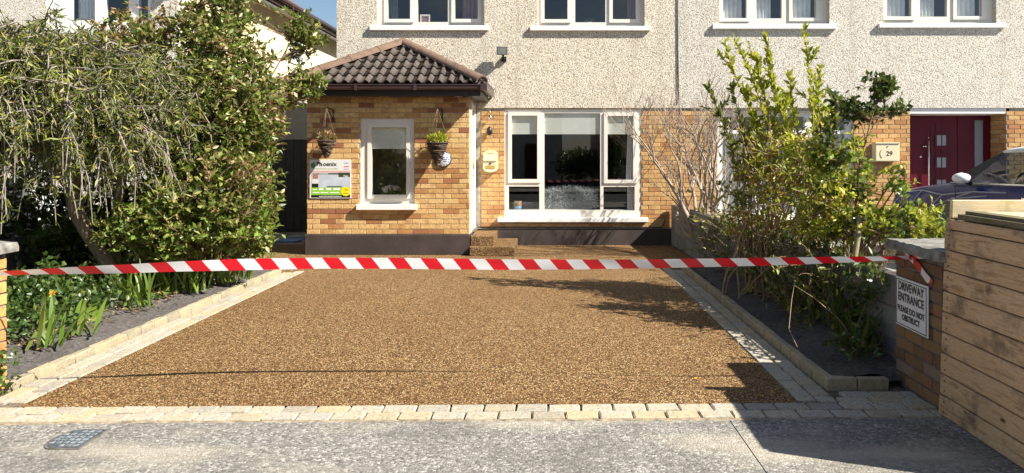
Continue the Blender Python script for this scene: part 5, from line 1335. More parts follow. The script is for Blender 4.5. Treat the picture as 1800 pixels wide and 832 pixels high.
# ---- generic shrub grown towards target points
def shrub(name, label, base, targets, stems, mat_wood, mats, leafs, spread=.22, r0=.022, per=(14, 20), leaf=(.05, .026), twig=.16, group=None, cat='shrub', up=.3, stem_mat_name='stems', basej=.12, crown='crown', fold=.2):
    root = empty(name, base); tag(root, label, cat, group)
    tb = Tubes(); lvs = [Leaves() for _ in mats]; nodes = []
    base = Vector(base); T = [Vector(t) for t in targets]; rng.shuffle(T)
    for s in range(stems):
        t = T[s % len(T)]; b0 = base + Vector((rng.gauss(0, basej), rng.gauss(0, basej*.6), -.03)); c = b0.lerp(t, .45) + Vector((rng.gauss(0, spread*.5), rng.gauss(0, spread*.4), .18*(t.z-base.z)))
        pts = bez(b0, c, t, 11); pts = [p if k == 0 else jit(p, .012) for k, p in enumerate(pts)]; tb.add(pts, r0*rng.uniform(.7, 1.1), .004, 6); nodes += pts[2:]
    NP = np.array([n[:] for n in nodes])
    for t in T:
        d = NP-np.array(t[:]); w = (d**2).sum(1) + np.where(d[:, 2] > 0, .4, 0)*1.0 + nrng.random(len(NP))*.03
        p0 = nodes[int(w.argmin())]
        if (t-p0).length > .02:
            c = (p0+t)/2 + Vector((rng.gauss(0, .05), rng.gauss(0, .05), rng.uniform(-.05, .06))); pts = bez(p0, c, t, 6); tb.add(pts, .006, .003, 4)
        else: pts = [p0, t+Vector((0, 0, .03))]
        li = leafs(t) if callable(leafs) else rng.randrange(len(mats))
        lvs[li].along(pts, rng.randint(*per)//3, leaf[0], leaf[1], .95, .5, up)
        for _ in range(3):
            e = t + Vector((rng.gauss(0, twig), rng.gauss(0, twig), rng.gauss(.03, twig*.8))); q = bez(t, (t+e)/2+Vector((0, 0, .02)), e, 4); tb.add(q, .0035, .002, 3)
            lvs[li].along(q, rng.randint(*per)//2, leaf[0], leaf[1], .9, .1, up)
    tb.build(stem_mat_name, mat_wood, root)
    for l_, m_ in zip(lvs, mats):
        if l_.P: l_.build(crown, m_, root, fold=fold)
    return root
def ell(c, r, n, low=-9):
    out = []
    while len(out) < n:
        d = Vector((rng.gauss(0, 1), rng.gauss(0, 1), rng.gauss(0, 1))).normalized()*(rng.random()**.38); p = Vector((c[0]+d.x*r[0], c[1]+d.y*r[1], c[2]+d.z*r[2]))
        if p.z > low: out.append(p)
    return out

# ---- broad leafy shrub between the weeping tree and the porch
Yq = 8.25
def q(px, py, Y=Yq): return (X_at(px, Y), Y, Z_at(py, Y))
tg = ell(q(395, 190, 7.5), (.60, .55, .92), 360) + ell(q(380, 350, 7.1), (.56, .5, .48), 250, .14) + ell(q(425, 410, 7.6), (.30, .35, .32), 90, .12) + ell(q(290, 405, 6.9), (.60, .35, .32), 150, .16) + ell(q(270, 75, 8.2), (.8, .45, .36), 130) + ell(q(430, 250, 7.8), (.32, .4, .80), 150) + ell(q(385, 40, 8.0), (.40, .4, .45), 110)
tg += ell(q(500, 170, 8.3), (.40, .2, .20), 38) + ell(q(545, 150, 8.3), (.17, .12, .10), 14) + [Vector(q(520+rng.uniform(-8, 12), 150-k*9, 8.3)) for k in range(11)] + ell(q(545, 75, 8.3), (.16, .12, .18), 18) + ell(q(520, 45, 8.3), (.10, .1, .16), 10)
def pick(t):
    if t.z < .95: return 1 if rng.random() < .6 else 0
    if t.z > 2.2 and t.x < -3.9: return 2 if rng.random() < .4 else 0
    return 0 if rng.random() < .95 else 2
shrub('leafy_shrub', 'tall bushy shrub with small yellow-green leaves between the weeping tree and porch', (-3.98, 7.75, .08), tg, 16, MAT['twig_brown'], [MAT['leaf_privet'], MAT['leaf_fresh'], MAT['leaf_pink']], pick, .3, .035, (16, 23), (.058, .030), .10, basej=.16)

# ---- dark evergreen filler behind the weeping tree
tg = ell((-6.5, 8.5, .70), (.6, .3, .6), 90, .15) + ell((-5.6, 8.55, .75), (.75, .30, .65), 130, .15) + ell((-4.75, 8.75, .80), (.60, .25, .65), 120, .15) + ell((-5.15, 7.7, .40), (.55, .45, .34), 110, .14)
shrub('evergreen_hedge', 'dark dense hedge in the shade behind the weeping tree', (-5.2, 8.6, .05), tg, 12, MAT['twig_brown'], [MAT['leaf_gloss'], MAT['leaf_cover']], lambda t: rng.choice((0, 1)), .25, .018, (14, 19), (.07, .036), .11, basej=.35, cat='hedge')

# ---- bare pale twiggy shrub by the block wall
root = empty('bare_shrub', (2.33, 10.3, 0)); tag(root, 'leafless shrub of pale branching twigs beside the low block wall', 'shrub'); tb = Tubes()
def branch(p, d, L, r_, depth):
    n = 7; pts = [p]; dd = d.copy()
    for i in range(n):
        dd = (dd + Vector((rng.gauss(0, .10), rng.gauss(0, .10), .035))).normalized(); pts.append(pts[-1]+dd*L/n)
    tb.add(pts, r_, r_*.6, 6 if depth < 2 else 4)
    if depth >= 5: return
    for k in range(2 if depth < 1 else rng.choice((2, 3, 3))):
        i = rng.randint(3, n) if k else n
        nd = (dd + Vector((rng.gauss(0, .42), rng.gauss(0, .35), rng.uniform(-.02, .3)))).normalized(); branch(pts[i], nd, L*rng.uniform(.58, .80), max(.003, r_*.60), depth+1)
for (dx, dyy, L) in ((-.62, -.1, .95), (-.45, .05, 1.0), (-.32, -.2, .95), (-.18, .1, 1.05), (-.04, -.1, 1.05), (.12, .05, 1.0), (.05, -.25, .9), (-.80, 0, .75), (.26, -.1, .9), (-.55, -.2, 1.0), (-.1, 0, 1.1)):
    branch(Vector((2.24+rng.gauss(0, .06), 10.2+rng.gauss(0, .08), .05)), Vector((dx, dyy, 1)).normalized(), L*.92, .034, 0)
tb.build('twigs', MAT['twig_pale'], root)
for k in range(9):
    p = Vector((2.2+rng.uniform(-.12, .1), 10.1+rng.uniform(-.1, .1), rng.uniform(.15, .55))); m = MB(); m.tube([p[:], (p+Vector((rng.uniform(-.16, .02), -.05, .03)))[:]], [.022, .018], 6); m.build('cut_stub', MAT['twig_pale'], root)

# ---- tall forsythia with upright lime shoots and yellow blossom
Yf = 7.3
def f(px, py, Y=Yf): return Vector((X_at(px, Y), Y, Z_at(py, Y)))
tg = ell(f(1365, 290), (.50, .45, .46), 130) + ell(f(1410, 330, 6.8), (.48, .4, .48), 115) + ell(f(1310, 370), (.36, .35, .40), 45) + ell(f(1450, 370, 6.1), (.30, .35, .30), 55)
fs_ = shrub('flowering_bush', 'tall loose bush of upright lime green shoots with yellow blossom behind the kerb', (2.12, 7.15, .08), tg, 22, MAT['twig_tan'], [MAT['leaf_under'], MAT['leaf_shoot'], MAT['flower_yellow']], lambda t: rng.choice((0, 0, 0, 1, 1, 1, 1, 1, 1, 2)) , .25, .016, (9, 13), (.056, .024), .11, basej=.16)
sh = Tubes(); ls = Leaves(); lf = Leaves(); lfl = Leaves()
for (bx, by, tx, ty, kk) in ((1365, 300, 1345, 62, 1), (1348, 250, 1275, 75, 1), (1360, 260, 1292, 68, 1), (1352, 240, 1318, 82, 1), (1400, 300, 1350, 120, 1), (1430, 300, 1412, 55, 1), (1440, 290, 1440, 120, 1), (1400, 310, 1385, 130, 1), (1300, 330, 1240, 150, 0), (1310, 330, 1284, 152, 0), (1420, 320, 1470, 170, 1), (1390, 330, 1372, 180, 1), (1450, 300, 1462, 200, 1), (1340, 320, 1325, 200, 1), (1380, 400, 1350, 230, 2), (1400, 420, 1420, 260, 2), (1350, 400, 1320, 260, 2), (1430, 400, 1440, 260, 2), (1390, 380, 1390, 220, 2), (1460, 400, 1450, 300, 2)):
    Y = Yf+rng.uniform(-.25, .25); a = f(bx, by, Y); b = f(tx, ty, Y+rng.uniform(-.1, .1)); c = (a+b)/2 + Vector((rng.gauss(.02, .05), 0, .08)); pts = bez(a, c, b, 12); pts = [jit(p, .006) for p in pts]
    sh.add(pts, .009, .003, 5); (ls if kk == 1 else lf if kk == 0 else lfl).along(pts, 150 if kk < 2 else 20, .070 if kk < 2 else .045, .029, .62, .12, .35)
    for _ in range(3):
        k = rng.randint(4, 8); e = pts[k] + Vector((rng.gauss(0, .12), rng.gauss(0, .06), rng.uniform(.08, .25))); qd = bez(pts[k], (pts[k]+e)/2+Vector((.02, 0, 0)), e, 4); sh.add(qd, .005, .002, 4); (ls if kk else lf).along(qd, 26, .062, .026, .65, .2, .3)
for i in range(26):        # bare canes from the ground
    a = Vector((2.10+rng.gauss(0, .13), 7.15+rng.gauss(0, .12), .03)); b = f(rng.uniform(1290, 1480), rng.uniform(200, 380), 7.2+rng.uniform(-.3, .3)); pts = bez(a, a.lerp(b, .5)+Vector((rng.gauss(0, .08), rng.gauss(0, .08), .15)), b, 9); sh.add([jit(p, .008) for p in pts], .012, .004, 5)
sh.build('shoots', MAT['twig_tan'], fs_); ls.build('crown', MAT['leaf_shoot'], fs_); lf.build('crown', MAT['leaf_under'], fs_); lfl.build('blossom', MAT['flower_yellow'], fs_)
# tangle of dry stems and undergrowth at its foot
tb = Tubes(); l1 = Leaves(); l2 = Leaves()
for i in range(1500):
    p0 = Vector((rng.uniform(1.98, 2.75), rng.uniform(5.5, 9.7), rng.uniform(.05, .62))); e = p0+Vector((rng.gauss(0, .16), rng.gauss(0, .2), rng.uniform(-.05, .28))); pts = bez(p0, (p0+e)/2+Vector((rng.gauss(0, .06), rng.gauss(0, .06), .05)), e, 5); tb.add(pts, .004, .002, 3)
    if rng.random() < .55: l1.along(pts, 9, .05, .022, .9, .1, .2)
ug = empty('undergrowth', (2.3, 7.2, 0)); tag(ug, 'tangle of dry stems and small leaves at the foot of the tall flowering bush', 'undergrowth', kind='stuff')
for i in range(260):          # creeper on the shaded wall face
    p0 = Vector((2.24+rng.uniform(-.05, .03), rng.uniform(4.8, 7.2), rng.uniform(.05, .70))); p0.x += (YH-p0.y)*0-0.0; e = p0+Vector((rng.uniform(-.05, .02), rng.gauss(0, .12), rng.gauss(.05, .1))); pts = bez(p0, (p0+e)/2, e, 4); tb.add(pts, .003, .002, 3); l2.along(pts, 9, .05, .028, .9, .0, .2)
l2.build('leaves', MAT['leaf_cover'], ug); tb.build('dry_stems', MAT['twig_brown'], ug); l1.build('leaves', MAT['leaf_under'], ug)

# ---- glossy dark shrub
tg = ell(f(1525, 205, 6.1), (.14, .12, .08), 8) + ell(f(1470, 290, 6.1), (.24, .3, .42), 52) + ell(f(1470, 370, 5.9), (.30, .3, .26), 40) + ell(f(1550, 165, 6.1), (.07, .07, .16), 15) + ell(f(1490, 190, 6.1), (.14, .12, .05), 12) + ell(f(1578, 200, 6.1), (.11, .08, .04), 7) + ell(f(1560, 330, 5.9), (.26, .2, .16), 9) + ell(f(1550, 395, 5.75), (.34, .25, .10), 60)
shrub('evergreen_shrub', 'glossy dark green shrub reaching up in front of the numbered letterbox', (2.45, 6.0, .08), tg, 14, MAT['twig_brown'], [MAT['leaf_gloss'], MAT['leaf_fresh'], MAT['leaf_shoot']], lambda t: 0 if t.z > 1.62 else rng.choice((0, 1, 2, 2)), .25, .018, (11, 15), (.054, .030), .065, basej=.12)
# low lime shrub in front of the car
tg = ell((3.85, 7.5, .70), (.42, .3, .20), 80, .2)
shrub('low_shrub', 'low bright lime green shrub growing in front of the blue car', (3.85, 7.5, .05), tg, 9, MAT['twig_brown'], [MAT['leaf_shoot'], MAT['leaf_fresh']], lambda t: rng.choice((0, 0, 1)), .2, .012, (11, 15), (.055, .03), .08, basej=.14)
# drooping bare arching plant on a stake
tb = Tubes(); hd = empty('weeping_standard', (2.62, 5.95, 0)); tag(hd, 'small dried weeping plant with arching bare strands behind the tape', 'plant')
c0 = Vector((X_at(1528, 5.95), 5.95, Z_at(415, 5.95)))
for i in range(46):
    a = rng.uniform(0, 6.28); r_ = rng.uniform(.10, .26); pts = bez(c0+Vector((0, 0, rng.uniform(-.05, .02))), c0+Vector((.6*r_*math.cos(a), .6*r_*math.sin(a), rng.uniform(.06, .16))), c0+Vector((r_*math.cos(a), r_*math.sin(a), -rng.uniform(.08, .28))), 7); tb.add(pts, .005, .003, 4)
tb.add([Vector((c0.x, c0.y, 0)), c0-Vector((.02, 0, .3)), c0], .016, .012, 6); tb.build('strands', MAT['twig_brown'], hd)

# ---- stake
sk = MB(); sk.tube([(X_at(1484, 5.42), 5.42, .05), (X_at(1494, 5.5), 5.5, .42), (X_at(1507, 5.58), 5.58, .80), (X_at(1511, 5.62), 5.62, .98)], [.024, .023, .022, .020], 9); tag(sk.build('garden_stake', MAT['stake']), 'leaning round wooden stake in the dark soil near the gate pillar', 'stake')

# ---- strap-leaved clumps
def blade(tbv, p, d, L, w, droop, segs=7):
    pts = []; dd = d.copy(); c = Vector(p)
    for i in range(segs+1):
        pts.append(c.copy()); dd = (dd+Vector((0, 0, -droop*(i/segs)))).normalized(); c = c+dd*L/segs
    s = Vector((-d.y, d.x, 0));
    s = s.normalized() if s.length > 1e-4 else Vector((1, 0, 0))
    vs = []
    for i, q_ in enumerate(pts):
        ww = w*(math.sin(math.pi*min(.97, .18+.80*i/segs)))**.7*.5; vs += [q_-s*ww, q_+s*ww+Vector((0, 0, .2*ww))]
    b = len(tbv[0]); tbv[0].extend(v[:] for v in vs)
    for i in range(segs): k = b+2*i; tbv[1].extend([(k, k+1, k+3), (k, k+3, k+2)])
def clump(name, label, p, n, L, w, mat, spread=.45, droop=.30, group=None):
    tv = ([], [])
    for i in range(n):
        a = rng.uniform(0, 6.28); t = rng.uniform(.1, spread)*1.3; d = Vector((math.cos(a)*t, math.sin(a)*t, 1)).normalized(); blade(tv, Vector(p)+Vector((rng.gauss(0, .05), rng.gauss(0, .05), 0)), d, L*rng.uniform(.6, 1.15), w*rng.uniform(.7, 1.2), droop*rng.uniform(.3, 1.4))
    o = np_mesh(name, np.array(tv[0]), np.array(tv[1]), mat); o.data.transform(Matrix.Translation(-Vector(p))); o.location = p; tag(o, label, 'plant', group); return o
gp = 'strap-leaved plants in the sunny bed'
for (pxx, pyy, n, L, lab) in ((245, 540, 22, .46, 'strap-leaved clump right beside the pale trunk'), (205, 515, 16, .50, 'strap-leaved clump tucked behind the pale trunk'), (300, 515, 24, .50, 'upright strap-leaved clump in the middle of the sunny bed'), (345, 512, 22, .46, 'strap-leaved clump two along from the pale trunk towards the house'), (395, 497, 22, .46, 'strap-leaved clump near the far end of the sunny bed'), (430, 490, 18, .36, 'small strap-leaved clump at the far kerb corner of the sunny bed'),
                               (85, 610, 13, .40, 'broad-bladed clump at the front of the sunny bed'), (140, 590, 8, .28, 'short broad-bladed tuft at the front of the sunny bed, beside the ground cover')):
    Y = 1837.5*.93/(pyy-272); clump('strap_leaf_plant', lab, (X_at(pxx, Y), Y, .08+.02), n, L, .026 if n > 13 else .034, MAT['leaf_strap'], .5, .32, gp)
for (x, y, n, L, lab) in ((2.18, 5.95, 26, .55, 'dark strap-leaved clump behind the leaning stake'), (2.16, 6.35, 20, .5, 'dark strap-leaved clump farther back in the shaded bed'), (2.13, 4.95, 20, .42, 'straggly strap-leaved clump against the sign pillar'), (2.20, 5.30, 22, .5, 'dark strap-leaved clump between the stake and the sign pillar'), (2.16, 6.9, 20, .5, 'dark strap-leaved clump hard against the tall canes')):
    clump('strap_leaf_plant', lab, (x, y, .08), n, L, .018, MAT['leaf_dark_strap'], .55, .34, 'strap-leaved plants in the shaded bed')
# one long bent stalk and fern-like leaves by the pillar
tb = Tubes(); bs_ = empty('bent_stalk', (2.1, 5.0, .08)); tag(bs_, 'single long bent pale stalk crossing the shaded soil', 'plant')
tb.add([Vector((2.16, 5.0, .12)), Vector((2.05, 5.1, .30)), Vector((1.92, 5.2, .42)), Vector((1.80, 5.28, .50)), Vector((1.76, 5.22, .40)), Vector((1.70, 5.1, .22)), Vector((1.72, 4.98, .12))], .0035, .0025, 5); tb.build('stalk', MAT['twig_tan'], bs_)
fw = empty('leafy_weed', (2.08, 4.85, .08)); tag(fw, 'low ferny weed at the corner of the shaded bed by the pillar', 'plant'); lw_ = Leaves(); tb = Tubes()
for i in range(20):
    a = rng.uniform(0, 6.28); p0 = Vector((2.06, 4.85, .09)); e = p0+Vector((.22*math.cos(a)*.8, .26*math.sin(a), rng.uniform(.05, .26))); pts = bez(p0, p0.lerp(e, .5)+Vector((0, 0, .08)), e, 6); tb.add(pts, .003, .0015, 3); lw_.along(pts, 16, .045, .018, .85, .2, .1)
tb.build('stems', MAT['twig_brown'], fw); lw_.build('leaves', MAT['leaf_gloss'], fw)

# ---- ground cover and litter in the sunny bed
n = 5200; X = nrng.uniform(-5.1, -3.62, n); Yv = nrng.uniform(4.95, 6.6, n); edge = np.clip((-3.62-X)*1.9-np.clip(5.3-Yv, 0, 1)*.8, 0, 1); keep = nrng.random(n) < edge*1.3; X, Yv, edge = X[keep], Yv[keep], edge[keep]; n = len(X)
hgt = (.16+.26*np.sin(X*5+1)**2*np.cos(Yv*3.1)**2+.12*np.sin(X*11+Yv*7)**2)*np.sqrt(edge); Zv = .10+hgt*(nrng.random(n)**.45)
V, F = leaves_np(np.stack([X, Yv, Zv], 1), rand_dirs(n, .4), rand_dirs(n, 1.0), .058*(.6+.8*nrng.random(n)), .036*(.6+.8*nrng.random(n))); tag(np_mesh('ground_cover', V, F, MAT['leaf_cover']), 'dense dark green leafy ground cover in the sunny bed beside the brick pillar', 'ground cover', kind='stuff')
n = 2600; X = nrng.uniform(-5.2, -3.7, n); Yv = nrng.uniform(6.4, 8.7, n); Zv = .12+.25*nrng.random(n)**1.6*np.clip((-3.6-X)*1.2, 0, 1)
V, F = leaves_np(np.stack([X, Yv, Zv], 1), rand_dirs(n, .4), rand_dirs(n, 1.0), .06*(.6+.8*nrng.random(n)), .028*(.6+.8*nrng.random(n))); tag(np_mesh('ground_cover', V, F, MAT['leaf_under']), 'mixed low leaves under the weeping tree and shrub', 'ground cover', kind='stuff')
n = 700; X = -3.5-np.abs(nrng.normal(0, .35, n))-.1; Yv = nrng.uniform(5.0, 8.7, n); V, F = leaves_np(np.stack([X, Yv, .075+.12*np.minimum(-3.425-X, .9)+.012*nrng.random(n)], 1), rand_dirs(n, 0)*np.array([1, 1, .2]), rand_dirs(n, 2.0), .055*(.4+.9*nrng.random(n)), .016*(.5+.9*nrng.random(n))); tag(np_mesh('leaf_litter', V, F, MAT['litter']), 'dry brown leaf litter scattered on the sunny soil', 'leaf litter', kind='stuff')
# big round leaves and a couple of marigolds
for k, (pxx, pyy, s_, lab) in enumerate(((165, 549, .10, 'large round pale leaf low in the sunny bed'), (162, 573, .08, 'smaller round leaf lowest in the sunny bed'), (255, 540, .09, 'round scalloped leaf beside the foot of the trunk'))):
    Y = 5.9 if k < 2 else 6.6; p = Vector((X_at(pxx, Y), Y, Z_at(pyy, Y))); m = MB(); N_ = 16
    m.add([p[:]]+[(p.x+s_*(.8+.12*math.cos(a*7))*math.cos(a), p.y-.02+s_*.35*math.sin(a), p.z+s_*.75*math.sin(a)) for a in [2*math.pi*i/N_ for i in range(N_)]], [(0, i+1, (i+1) % N_+1) for i in range(N_)], True); m.tube([p[:], (p.x, p.y+.03, .08)], .004, 4); tag(m.build('round_leaf_plant', MAT['leaf_fresh'], fix=False), lab, 'plant', 'round-leaved seedlings')
for k, (pxx, pyy, lab) in enumerate(((92, 517, 'orange marigold flower above the ground cover'), (68, 545, 'yellow flower low among the ground cover'))):
    Y = 5.6; p = Vector((X_at(pxx, Y), Y, Z_at(pyy, Y))); d = rand_dirs(26, .2); V, F = leaves_np(np.repeat(np.array([p[:]]), 26, 0), d, rand_dirs(26, 1), np.full(26, .032), np.full(26, .016)); tag(np_mesh('flower', V, F, MAT['flower_yellow']), lab, 'flower')
# ivy at the foot of the sunny pillar
iv = Leaves()
for i in range(60):
    p = Vector((-3.40+rng.uniform(0, .03), rng.uniform(4.30, 4.50), rng.uniform(.02, .34)**1.2)); iv.P.append(p[:]); iv.D.append((rng.uniform(.1, .5), rng.gauss(0, .6), rng.gauss(-.2, .6))); iv.L.append(rng.uniform(.03, .055)); iv.W.append(rng.uniform(.025, .045))
tag(iv.build('ivy', MAT['leaf_cover'], None), 'sprig of ivy climbing the foot of the sunlit gate pillar', 'ivy', kind='stuff')

# ================================================================== CARS
def car(name, label, loc, rz, body_mat, roof_mat, stripe=None, scale=1.0):
    """three-door hatchback, nose towards local +x, centred on the rear-axle-to-front span; z=0 on the ground"""
    root = empty(name, loc); tag(root, label, 'car')
    parts = []
    def put(o): o.parent = root; parts.append(o); return o
    Ln = 3.85; hw = .84
    # lower body lofted along the length: (x, half width at belt, z top centre, z top edge, z bottom, bulge)
    st_ = [(0.00, .60, .60, .58, .34), (.05, .70, .70, .67, .24), (.18, .775, .80, .76, .20), (.40, .815, .865, .82, .19), (.70, .835, .925, .875, .19), (1.00, .84, .965, .915, .19), (1.18, .84, .985, .935, .19),
           (1.6, .84, .955, .945, .19), (2.2, .84, .955, .95, .19), (2.8, .84, .965, .96, .19), (3.3, .83, .98, .97, .20), (3.62, .80, .99, .975, .22), (3.78, .74, .97, .955, .26), (3.85, .66, .80, .78, .34)]
    vs, fs = [], []; K = 17
    for (x, w, zc, ze, zb_) in st_:
        half = [(w*.80, zb_), (w*.96, zb_+.04), (w*1.0, zb_+(ze-zb_)*.28), (w*1.005, zb_+(ze-zb_)*.60), (w*.985, zb_+(ze-zb_)*.86), (w*.95, ze-.012), (w*.88, ze+(zc-ze)*.35), (w*.5, ze+(zc-ze)*.85)]
        ring = [(a, b) for a, b in half] + [(0, zc)] + [(-a, b) for a, b in reversed(half)]
        vs += [(x, a, b) for a, b in ring]
    n = len(st_)
    for i in range(n-1):
        for k in range(K-1): fs.append((i*K+k, i*K+k+1, (i+1)*K+k+1, (i+1)*K+k))
        fs.append((i*K+K-1, i*K, (i+1)*K, (i+1)*K+K-1))
    fs += [tuple(range(K)), tuple((n-1)*K+k for k in range(K))[::-1]]
    m = MB(); m.add([(Ln/2-x, y, z) for x, y, z in vs], fs, True); put(m.build('body', body_mat))
    # greenhouse: belt ring and roof ring
    B = {'f': 1.14, 'b': 3.62, 'w': .775, 'z': .955}; T = {'f': 1.78, 'b': 3.36, 'w': .60, 'z': 1.345}
    def pt(t, s, f_): return None
    xb = [1.14, 1.42, 2.42, 2.50, 3.18, 3.62]; xt = [1.78, 1.86, 2.45, 2.53, 3.10, 3.36]
    def side(sgn, i, j, name_, mat, inset=0.0, z0=.955, z1=1.345):
        """panel between station i and j on side sgn"""
        def P(k, t):
            xx = xb[k]+(xt[k]-xb[k])*t; w = .775+(.60-.775)*t + .02*math.sin(math.pi*t); return (Ln/2-xx, sgn*(w-inset), z0+(z1-z0)*t)
        mm = MB(); N_ = 5; v = []
        for a in range(N_+1): v += [P(i, a/N_), P(j, a/N_)]
        mm.add(v, [(2*a, 2*a+1, 2*a+3, 2*a+2) for a in range(N_)], True); return put(mm.build(name_, mat, fix=False))
    for s in (-1, 1):
        side(s, 0, 1, 'pillar', MAT['blackplastic']); side(s, 1, 2, 'side_window', MAT['carglass'], .004); side(s, 2, 3, 'pillar', MAT['blackplastic']); side(s, 3, 4, 'side_window', MAT['carglass'], .004); side(s, 4, 5, 'pillar', MAT['blackplastic'])
    def cross(k, name_, mat):
        mm = MB(); N_ = 8; v = []
        for t in (0, .33, .66, 1.0):
            xx = xb[k]+(xt[k]-xb[k])*t; w = .775+(.60-.775)*t + .02*math.sin(math.pi*t)
            for a in range(N_+1):
                u = -1+2*a/N_; bow = (1-u*u)*(.16 if k == 0 else -.06)*(1-.4*t); v.append((Ln/2-xx+bow, u*w, .955+(1.345-.955)*t+(1-u*u)*.02))
        mm.add(v, [(r_*(N_+1)+a, r_*(N_+1)+a+1, (r_+1)*(N_+1)+a+1, (r_+1)*(N_+1)+a) for r_ in range(3) for a in range(N_)], True); return put(mm.build(name_, mat, fix=False))
    cross(0, 'windscreen', MAT['carglass']); cross(5, 'rear_window', MAT['carglass'])
    # roof shell
    mm = MB(); v = []; xs_ = [1.70, 1.78, 1.95, 2.4, 2.9, 3.25, 3.42, 3.48]; N_ = 10
    for x in xs_:
        e = 1-abs((x-2.55)/.95)**3
        for a in range(N_+1):
            u = -1+2*a/N_; w = .615 if 1.75 < x < 3.45 else .56; v.append((Ln/2-x, u*w, 1.335+.085*max(0, e)*(1-.55*u**4)+.012-(.02 if abs(u) > .95 else 0)))
    M_ = len(v); v2 = [(a, b, c-.03) for a, b, c in v]; R_ = len(xs_); f_ = [(r_*(N_+1)+a, r_*(N_+1)+a+1, (r_+1)*(N_+1)+a+1, (r_+1)*(N_+1)+a) for r_ in range(R_-1) for a in range(N_)]
    bd = [a for a in range(N_+1)] + [r_*(N_+1)+N_ for r_ in range(1, R_)] + [(R_-1)*(N_+1)+a for a in range(N_-1, -1, -1)] + [r_*(N_+1) for r_ in range(R_-2, 0, -1)]
    mm.add(v+v2, f_ + [tuple(M_+i for i in reversed(ff)) for ff in f_] + [(bd[i], bd[(i+1) % len(bd)], M_+bd[(i+1) % len(bd)], M_+bd[i]) for i in range(len(bd))], True); put(mm.build('roof', roof_mat))
    # seats, dash
    for y in (-.36, .36):
        put(MB().cbox(Ln/2-2.55, Ln/2-2.40, y-.22, y+.22, .5, 1.02, b=.04).build('seat', MAT['blackplastic'])); put(MB().cbox(Ln/2-2.52, Ln/2-2.44, y-.11, y+.11, 1.03, 1.20, b=.03).build('headrest', MAT['blackplastic']))
    st_w = MB().tube([(Ln/2-1.85+.0, .36+.17*math.cos(a), .92+.17*math.sin(a)) for a in [2*math.pi*k/16 for k in range(17)]], .014, 6, cap=False); put(st_w.build('steering_wheel', MAT['blackplastic']))
    # door line and belt trim
    for s in (-1, 1):
        put(MB().tube([(Ln/2-1.20, s*.80, .955), (Ln/2-2.4, s*.80, .962), (Ln/2-3.6, s*.775, .985)], .014, 6).build('belt_trim', MAT['chrome']))
        put(MB().tube([(Ln/2-1.30, s*.838, .93), (Ln/2-1.34, s*.852, .55), (Ln/2-1.30, s*.845, .28)], .004, 4).build('door_gap', MAT['black'])); put(MB().tube([(Ln/2-2.45, s*.838, .94), (Ln/2-2.5, s*.852, .55), (Ln/2-2.46, s*.845, .28)], .004, 4).build('door_gap', MAT['black']))
        put(MB().cbox(Ln/2-2.40, Ln/2-2.22, s*.850-.012, s*.850+.012, .80, .83, b=.006).build('door_handle', MAT['chrome']))
        # mirror
        mr = MB(); cx_, cy_, cz_ = Ln/2-1.52, s*.96, 1.02
        prof_ = [(-.10, .35), (-.07, .8), (0, 1.0), (.06, .85), (.09, .4)]
        vv = []
        for (dx, k) in prof_:
            for a in range(12): t = 2*math.pi*a/12; vv.append((cx_+dx*.9, cy_+.105*k*math.cos(t), cz_+.07*k*math.sin(t)))
        mr.add(vv, [(i*12+a, i*12+(a+1) % 12, (i+1)*12+(a+1) % 12, (i+1)*12+a) for i in range(4) for a in range(12)] + [tuple(range(12))[::-1], tuple(48+a for a in range(12))], True); mo = put(mr.build('mirror', roof_mat))
        put(MB().tube([(cx_-.02, s*.84, .96), (cx_, s*.92, .985)], .03, 6).build('mirror_arm', MAT['blackplastic']))
        # head and tail lamps
        put(MB().lathe([(.10, -.015), (.115, 0), (.10, .03), (.05, .045)], (Ln/2-.20, s*.60, .70), 16, 'x').build('headlight', MAT['chrome'])); put(MB().cbox(Ln/2-3.84, Ln/2-3.74, s*.62-.07, s*.62+.07, .70, .90, b=.02).build('tail_light', plain('red_lamp', (0.35, 0.01, 0.01), .2)))
        for xw in (.66, 3.13):
            xc = Ln/2-xw
            arch = MB(); vv = []
            for a in range(15):
                t = R(-12+a*204/14); vv += [(xc+.315*math.cos(t), s*.848, .30+.315*math.sin(t)), (xc+.385*math.cos(t), s*.852, .30+.385*math.sin(t)), (xc+.315*math.cos(t), s*.60, .30+.315*math.sin(t))]
            arch.add(vv, [(3*a, 3*a+1, 3*a+4, 3*a+3) for a in range(14)] + [(3*a, 3*a+3, 3*a+5, 3*a+2) for a in range(14)], True); put(arch.build('wheel_arch', MAT['blackplastic'], fix=False))
            wh = MB().lathe([(.20, -.09), (.28, -.10), (.305, -.06), (.305, .06), (.28, .10), (.20, .09)], (xc, s*.755, .305), 28, 'y').build('wheel', MAT['blackplastic']); put(wh)
            rm = MB(); rm.lathe([(.205, -.004), (.205, .004)], (xc, s*.832, .305), 24, 'y')
            for k in range(10): t = 2*math.pi*k/10; rm.tube([(xc+.03*math.cos(t), s*.852, .305+.03*math.sin(t)), (xc+.20*math.cos(t), s*.846, .305+.20*math.sin(t))], .014, 5)
            rim = rm.build('rim', MAT['chrome']); rim.parent = wh
    put(MB().cbox(Ln/2-.06, Ln/2+.0, -.35, .35, .40, .60, b=.02).build('grille', MAT['blackplastic'])); put(MB().cbox(Ln/2-3.86, Ln/2-3.80, -.26, .26, .52, .64, b=.01).build('number_plate', plain('plate_white', (.7, .7, .66), .5)))
